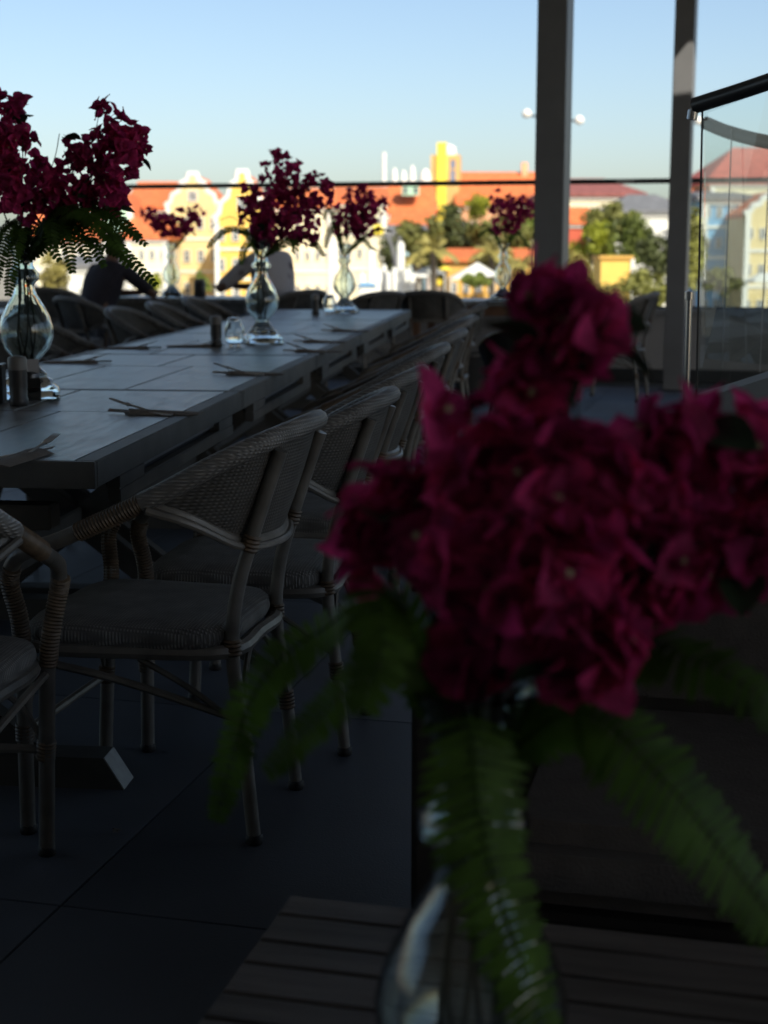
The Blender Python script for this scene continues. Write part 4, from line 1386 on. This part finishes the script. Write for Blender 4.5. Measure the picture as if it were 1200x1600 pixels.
house('harbour_house', 'yellow gabled house at the right edge beside the blue house', 1164, 1260, 335, 300, 112, 'yellow', 'roof_orange', 10, 5, 3, 'dutch')

# yellow tower
td = 218
c0, c1 = at(673, 224, td), at(717, 224, td)
tw_ = c1.x - c0.x
th_ = c0.z - GZ
t = thing('yellow_tower', 'tall tan and yellow tower above the orange roofs', 'tower', ((c0.x + c1.x) / 2, td, GZ), radians(-8))
MB().box((0, tw_ / 2, th_ / 2 - .8), (tw_, tw_, th_ - 1.6)).build('shaft', 'wall_tan', t)
MB().box((-tw_ * .10, -.15, th_ / 2 + .2), (tw_ * .34, .5, th_ - .2)).build('front_strip', 'wall_lemon', t)
MB().lathe([(tw_ * .30, 0), (tw_ * .32, .3), (tw_ * .28, 1.2), (tw_ * .1, 1.6)], 16, (tw_ * .05, tw_ * .5, th_ - 1.6)).build('cap', 'trim', t, True)
windows(t, [tw_ * .30], [th_ - 4.0], .7, 3.4, 0, 'wall_tan', 'shutter_blue')
windows(t, [-tw_ * .10], [th_ - 13], .9, 3.4, -.42, 'wall_lemon', 'win_dark')
# dormer and silo group on the red roof
def cyl_thing(name, label, cat, px, y0, y1, d, r_px, m, group=None, top_round=True):
    a, b = at(px, y0, d), at(px, y1, d)
    r = r_px * px2(d)
    h = b.z - a.z
    o = MB().lathe([(r, 0), (r, h * .9), (r * .8, h * .97), (r * .3, h)] if top_round else [(r, 0), (r * .9, h)], 12).build(name, m, None, True, loc=(a.x, d, a.z))
    return tag(o, label, cat, group)
for i, (px, yt) in enumerate(((617, 258), (632, 262), (646, 254), (667, 260))):
    a = at(px, yt, 206)
    r = (4.5 if i < 3 else 9) * px2(206)
    h = a.z - GZ
    tag(MB().lathe([(r, 0), (r, h - 1.2), (r * .7, h - .4), (r * .2, h)], 12).build('white_silo', 'trim', None, True, loc=(a.x, 212.5, GZ)),
        'white silo, %s from the left behind the red roof beside the yellow tower' % ordn[i], 'silo', 'white silos behind the red roof')
a = at(600, 238, 235)
tag(MB().tube([(0, 0, 0), (0, 0, a.z - GZ)], [.45, .30], 8).build('chimney_mast', 'trim', None, True, loc=(a.x, 235, GZ)), 'tall thin white mast left of the white silos', 'mast')
q0, q1 = at(628, 305, 199), at(655, 290, 199)
t = thing('roof_dormer', 'pale green dormer on the red roof left of the tower', 'dormer', ((q0.x + q1.x) / 2, 199.5, q0.z))
MB().box((0, .9, (q1.z - q0.z) / 2), (q1.x - q0.x, 2.6, q1.z - q0.z)).build('wall', 'wall_mint', t)
MB().box((0, .9, q1.z - q0.z + .1), (q1.x - q0.x + .4, 2.9, .2)).build('roof', 'trim', t)
for k in (-.3, .3):
    MB().box((k * (q1.x - q0.x), -.43, (q1.z - q0.z) / 2), (.5, .06, .8)).build('window', 'win_dark', t)
a0, a1 = at(938, 447, 70), at(986, 404, 70)
t = thing('amber_kiosk', 'bright amber kiosk wall among the trees between the columns', 'kiosk', ((a0.x + a1.x) / 2, 70, GZ))
hh = a1.z - GZ
MB().box((0, 1.2, hh / 2), (a1.x - a0.x, 2.4, hh)).build('wall', 'wall_amber', t)
MB().box((0, 1.2, hh + .06), (a1.x - a0.x + .2, 2.7, .12)).build('roof', 'wall_ochre', t)
MB().box(((a1.x - a0.x) / 2 + .08, .0, hh / 2), (.16, .16, hh)).build('post', 'trim', t)
MB().box((-.25, -.03, (a0.z - GZ) / 2), (.6, .06, a0.z - GZ - .2)).build('door', 'wall_ochre', t)

# ------------------------------------------------------------------ trees
FOL = {'olive': (.20, .20, .045), 'lime': (.28, .30, .02), 'dark': (.11, .13, .035), 'mid': (.17, .21, .035), 'dry': (.32, .27, .07), 'palm': (.34, .29, .08)}
for k, c in FOL.items():
    mat('leaf_' + k, c, 0.6, 0.35, 1.2, trans=0.25)
mat('bark', (.09, .07, .05), 0.9, 0.2, 3, .4, 10)
def tree(name, label, px, py, rx, ry, d, col, seed, n=1500, group='trees on the far quay'):
    """crown centre at px,py with half sizes rx,ry in photo pixels"""
    rnd = random.Random(seed)
    c = at(px, py, d)
    k = px2(d)
    R, Hc = rx * k, ry * k
    t = thing(name, label, 'tree', (c.x, d, GZ), 0, group)
    zc = c.z - GZ
    tr = MB()
    r0 = max(.12, R * .07)
    top = Vector((rnd.uniform(-.1, .1) * R, 0, max(zc, .5)))
    tr.tube(catmull([(0, 0, 0), (rnd.uniform(-.1, .1) * R, 0, max(.2, (zc - Hc) * .6)), top], 5), [r0, r0 * .4], 7)
    cl = []
    for i in range(22):
        while True:
            p = Vector((rnd.uniform(-1, 1), rnd.uniform(-1, 1), rnd.uniform(-1, 1)))
            if p.length < 1: break
        q = Vector((p.x * R * .78, p.y * R * .78, zc + p.z * Hc * .78))
        cl.append((q, rnd.uniform(.24, .42)))
        if i < 9:
            tr.tube(catmull([Vector((0, 0, max(.15, zc - Hc * .9))), Vector((q.x * .4, q.y * .4, (q.z + zc - Hc * .5) / 2)), q], 4), [r0 * .4, r0 * .1], 5)
    tr.build('trunk', 'bark', t, True)
    vs, fs = [], []
    ls = max(R, Hc) * .10
    for i in range(n):
        q, s = cl[i % len(cl)]
        v = Vector((rnd.gauss(0, 1), rnd.gauss(0, 1), rnd.gauss(0, 1))).normalized() * (rnd.random() ** .4)
        p = q + Vector((v.x * R * s, v.y * R * s, v.z * Hc * s * 1.05))
        if p.z < .2: continue
        nrm = (v + Vector((rnd.uniform(-.8, .8), rnd.uniform(-.8, .8), rnd.uniform(-.3, 1)))).normalized()
        a = nrm.orthogonal().normalized()
        b = nrm.cross(a)
        an = rnd.uniform(0, 6.28)
        a, b = a * cos(an) + b * sin(an), b * cos(an) - a * sin(an)
        l, w = ls * rnd.uniform(.7, 1.3), ls * rnd.uniform(.4, .7)
        o = len(vs)
        vs += [p - a * l, p - b * w + nrm * w * .2, p + a * l, p + b * w + nrm * w * .2]
        fs.append((o, o + 1, o + 2, o + 3))
    MB().add(vs, fs).build('crown', 'leaf_' + col, t, False, fix=False)
    return t
def palm(label, px, py, r, d, seed, nf=22):
    rnd = random.Random(seed)
    c = at(px, py, d)
    R = r * px2(d)
    t = thing('palm_tree', label, 'palm', (c.x, d, GZ), 0, 'palms on the far quay')
    zc = c.z - GZ
    MB().tube(catmull([(0, 0, 0), (.1, 0, zc * .5), (0, 0, zc)], 5), [.30, .20], 8).build('trunk', 'bark', t, True)
    for i in range(nf):
        az = 2 * pi * i / nf + rnd.uniform(-.2, .2)
        el = rnd.uniform(-.2, 1.2)
        L = R * rnd.uniform(.9, 1.15)
        path = [Vector((0, 0, zc))]
        for s in (.35, .7, 1.0):
            path.append(Vector((cos(az) * cos(el) * L * s, sin(az) * cos(el) * L * s, zc + sin(el) * L * s - .45 * L * s * s)))
        put('frond', frond_mesh(path, R * .22, 16, seed * 50 + i, mname='leaf_palm'), t)
T = [('broadleaf_tree', 'wide dark tree mass behind the tall pale palm', 690, 400, 60, 40, 138, 'olive', 20), ('broadleaf_tree', 'olive tree mass below the far small bouquet', 770, 415, 46, 30, 120, 'dry', 21),
     ('broadleaf_tree', 'dark olive tree left of the yellow tower base', 655, 372, 48, 42, 128, 'olive', 1), ('broadleaf_tree', 'dark tree right of the yellow tower base', 712, 360, 50, 44, 135, 'dark', 2),
     ('broadleaf_tree', 'bright lime green tree crown under the long orange roof', 742, 322, 24, 22, 150, 'lime', 3), ('broadleaf_tree', 'olive green tree beside the far small bouquet', 785, 375, 58, 46, 132, 'olive', 4),
     ('broadleaf_tree', 'green tree just left of the thick column', 822, 352, 26, 36, 140, 'mid', 5),
     ('broadleaf_tree', 'yellow green tree right of the thick column', 925, 378, 42, 38, 95, 'lime', 6), ('broadleaf_tree', 'olive tree below the maroon roof', 955, 345, 48, 28, 120, 'olive', 7),
     ('broadleaf_tree', 'tall green tree left of the slim column', 990, 370, 46, 46, 90, 'mid', 8), ('broadleaf_tree', 'dark green tree behind the slim column', 1028, 400, 40, 44, 80, 'dark', 9),
     ('broadleaf_tree', 'dry olive tree at the foot of the thick column', 900, 430, 36, 42, 85, 'dry', 10), ('shrub', 'olive shrub in front of the amber kiosk', 1010, 455, 45, 34, 62, 'olive', 11),
     ('broadleaf_tree', 'olive tree between slim column and stair glass', 1085, 385, 22, 60, 88, 'olive', 12), ('broadleaf_tree', 'yellow olive tree behind the nearest vase', 85, 425, 34, 34, 75, 'dry', 13),
     ('shrub', 'round green shrub below the white tent', 742, 436, 26, 16, 105, 'mid', 14), ('shrub', 'olive shrub seen through the stair glass', 1130, 440, 34, 26, 90, 'olive', 15),
     ('shrub', 'low green shrub below the cream houses', 318, 440, 16, 22, 125, 'mid', 16), ('broadleaf_tree', 'dark tree behind the curved lamp post', 612, 400, 26, 34, 140, 'dark', 17),
     ('shrub', 'green shrub left of the far left vase', 240, 440, 18, 18, 125, 'lime', 18), ('shrub', 'dry shrub at the parapet between the columns', 960, 470, 50, 26, 66, 'dry', 19)]
for a in T:
    tree(*a)
palm('tall pale palm left of the lamp post below the tower', 676, 388, 42, 112, 31)
palm('small pale palm in front of the ochre building', 768, 392, 34, 116, 32)
palm('pale palm next to the thick column behind the small far table', 815, 410, 28, 110, 33)
palm('low palm left of the tall pale palm', 648, 410, 22, 120, 34, 16)

# ------------------------------------------------------------------ quay furniture
def pole(name, label, cat, px, ytop, ybase, d, r, m='trim', group=None):
    a = at(px, ytop, d)
    o = MB().tube([(0, 0, 0), (0, 0, a.z - GZ - r), (0, 0, a.z - GZ)], [r * 1.15, r, r * .45], 9).build(name, m, None, True, loc=(a.x, d, GZ))
    return tag(o, label, cat, group)
pole('white_post', 'thick white quay post right of the far vase', 'post', 580, 390, 450, 118, .26, group='white posts on the quay')
pole('white_post', 'tallest white quay post left of the pale palm', 'post', 626, 377, 450, 116, .30, group='white posts on the quay')
for i, (px, yt) in enumerate(((566, 426), (592, 420), (600, 414), (608, 424), (616, 418), (636, 420), (644, 428))):
    pole('mooring_post', 'short white mooring post, %s from the left beside the two tall posts' % ordn[i], 'post', px, yt, 450, 117 + (i % 3), .24, group='short mooring posts')
# market umbrellas and tent
def umbrella(label, px, py, r, d, m):
    a = at(px, py, d)
    R = r * px2(d)
    t = thing('market_umbrella', label, 'umbrella', (a.x, d, GZ), 0, 'umbrellas on the quay')
    h = a.z - GZ
    MB().tube([(0, 0, 0), (0, 0, h)], .05, 6).build('pole', 'trim', t, True)
    MB().lathe([(R, h - R * .55), (R * .98, h - R * .42), (R * .5, h - R * .15), (.05, h)], 8).build('canopy', m, t)
umbrella('white market umbrella right of the tall white post', 672, 416, 22, 114, 'trim')
umbrella('small white market umbrella left of the white tent', 655, 424, 15, 118, 'trim')
umbrella('yellow market umbrella beside the white umbrella', 695, 416, 10, 119, 'wall_lemon')
umbrella('magenta red umbrella left of the pale palm', 642, 402, 12, 124, 'wall_red')
umbrella('white umbrella seen through the stair glass at the right edge', 1195, 425, 30, 80, 'trim')
umbrella('white umbrella between the far left vase and the seated person', 362, 425, 14, 118, 'trim')
a = at(742, 410, 112)
t = thing('white_tent', 'white pointed market tent below the ochre building', 'tent', (a.x, 112, GZ))
h = a.z - GZ
k = px2(112)
MB().add([(-38 * k, -1, h - 26 * k), (38 * k, -1, h - 20 * k), (38 * k, 4, h - 20 * k), (-38 * k, 4, h - 26 * k), (6 * k, 1.5, h)], [(0, 1, 4), (1, 2, 4), (2, 3, 4), (3, 0, 4), (3, 2, 1, 0)]).build('canopy', 'trim', t)
for x, y, hh in ((-37, -.9, 26), (37, -.9, 20), (37, 3.9, 20), (-37, 3.9, 26)):
    MB().tube([(x * k, y, 0), (x * k, y, h - hh * k)], .06, 6).build('leg', 'trim', t)
a = at(574, 447, 60)
t = thing('blue_cover', 'bright blue cover on a boat left of the white posts', 'cover', (a.x, 60, GZ))
MB().bbox((0, 0, (a.z - GZ) * .5), (28 * px2(60), 1.2, (a.z - GZ)), .08).build('hull', 'trim', t)
MB().add([(-.38, -.65, a.z - GZ), (.38, -.65, a.z - GZ), (.38, .65, a.z - GZ), (-.38, .65, a.z - GZ), (-.2, 0, a.z - GZ + .16), (.25, 0, a.z - GZ + .12)], [(0, 1, 5, 4), (1, 2, 5), (2, 3, 4, 5), (3, 0, 4), (3, 2, 1, 0)]).build('cover', 'wall_blue', t)
# curved lamp post
g = [at(590, 358, 122), at(606, 372, 122), at(616, 400, 122), at(620, 440, 122)]
base = Vector((g[-1].x, 122, GZ))
t = thing('curved_lamp_post', 'grey curved lamp post with yellowish lamp left of the tall white post', 'lamp post', base)
MB().tube(catmull([Vector((0, 0, 0))] + [p - base for p in reversed(g)], 5), [.22, .14], 8).build('post', 'roof_grey', t, True)
MB().lathe([(.05, -.6), (.5, -.4), (.55, .0), (.3, .3), (.05, .4)], 12, tuple(g[0] - base)).build('lamp_head', 'wall_lemon', t, True)
# double lamp behind the thick column
def lamp(label, px, d, heads, pole_top):
    pt = at(px, pole_top, d)
    base = Vector((pt.x, d, GZ))
    t = thing('street_lamp', label, 'street lamp', base, 0, 'street lamps by the terrace')
    MB().tube([(0, 0, 0), pt - base], [.09, .05], 8).build('pole', 'dark_metal', t, True)
    for hx, hy in heads:
        q = at(hx, hy, d) - base
        MB().tube(catmull([pt - base, (pt - base).lerp(q, .5) + Vector((0, 0, .12)), q], 4), .03, 6).build('arm', 'dark_metal', t, True)
        mb = MB().lathe([(.03, .14), (.07, .12), (.125, .05), (.13, -.01), (.09, -.07), (.03, -.09)], 14, tuple(q))
        mb.build('lamp_head', 'trim', t, True)
lamp('double headed street lamp behind the thick column, white heads left and right of it', 862, 40, [(823, 179), (905, 189)], 205)
lamp('street lamp with a white head just right of the slim column', 1080, 44, [(1092, 190)], 200)
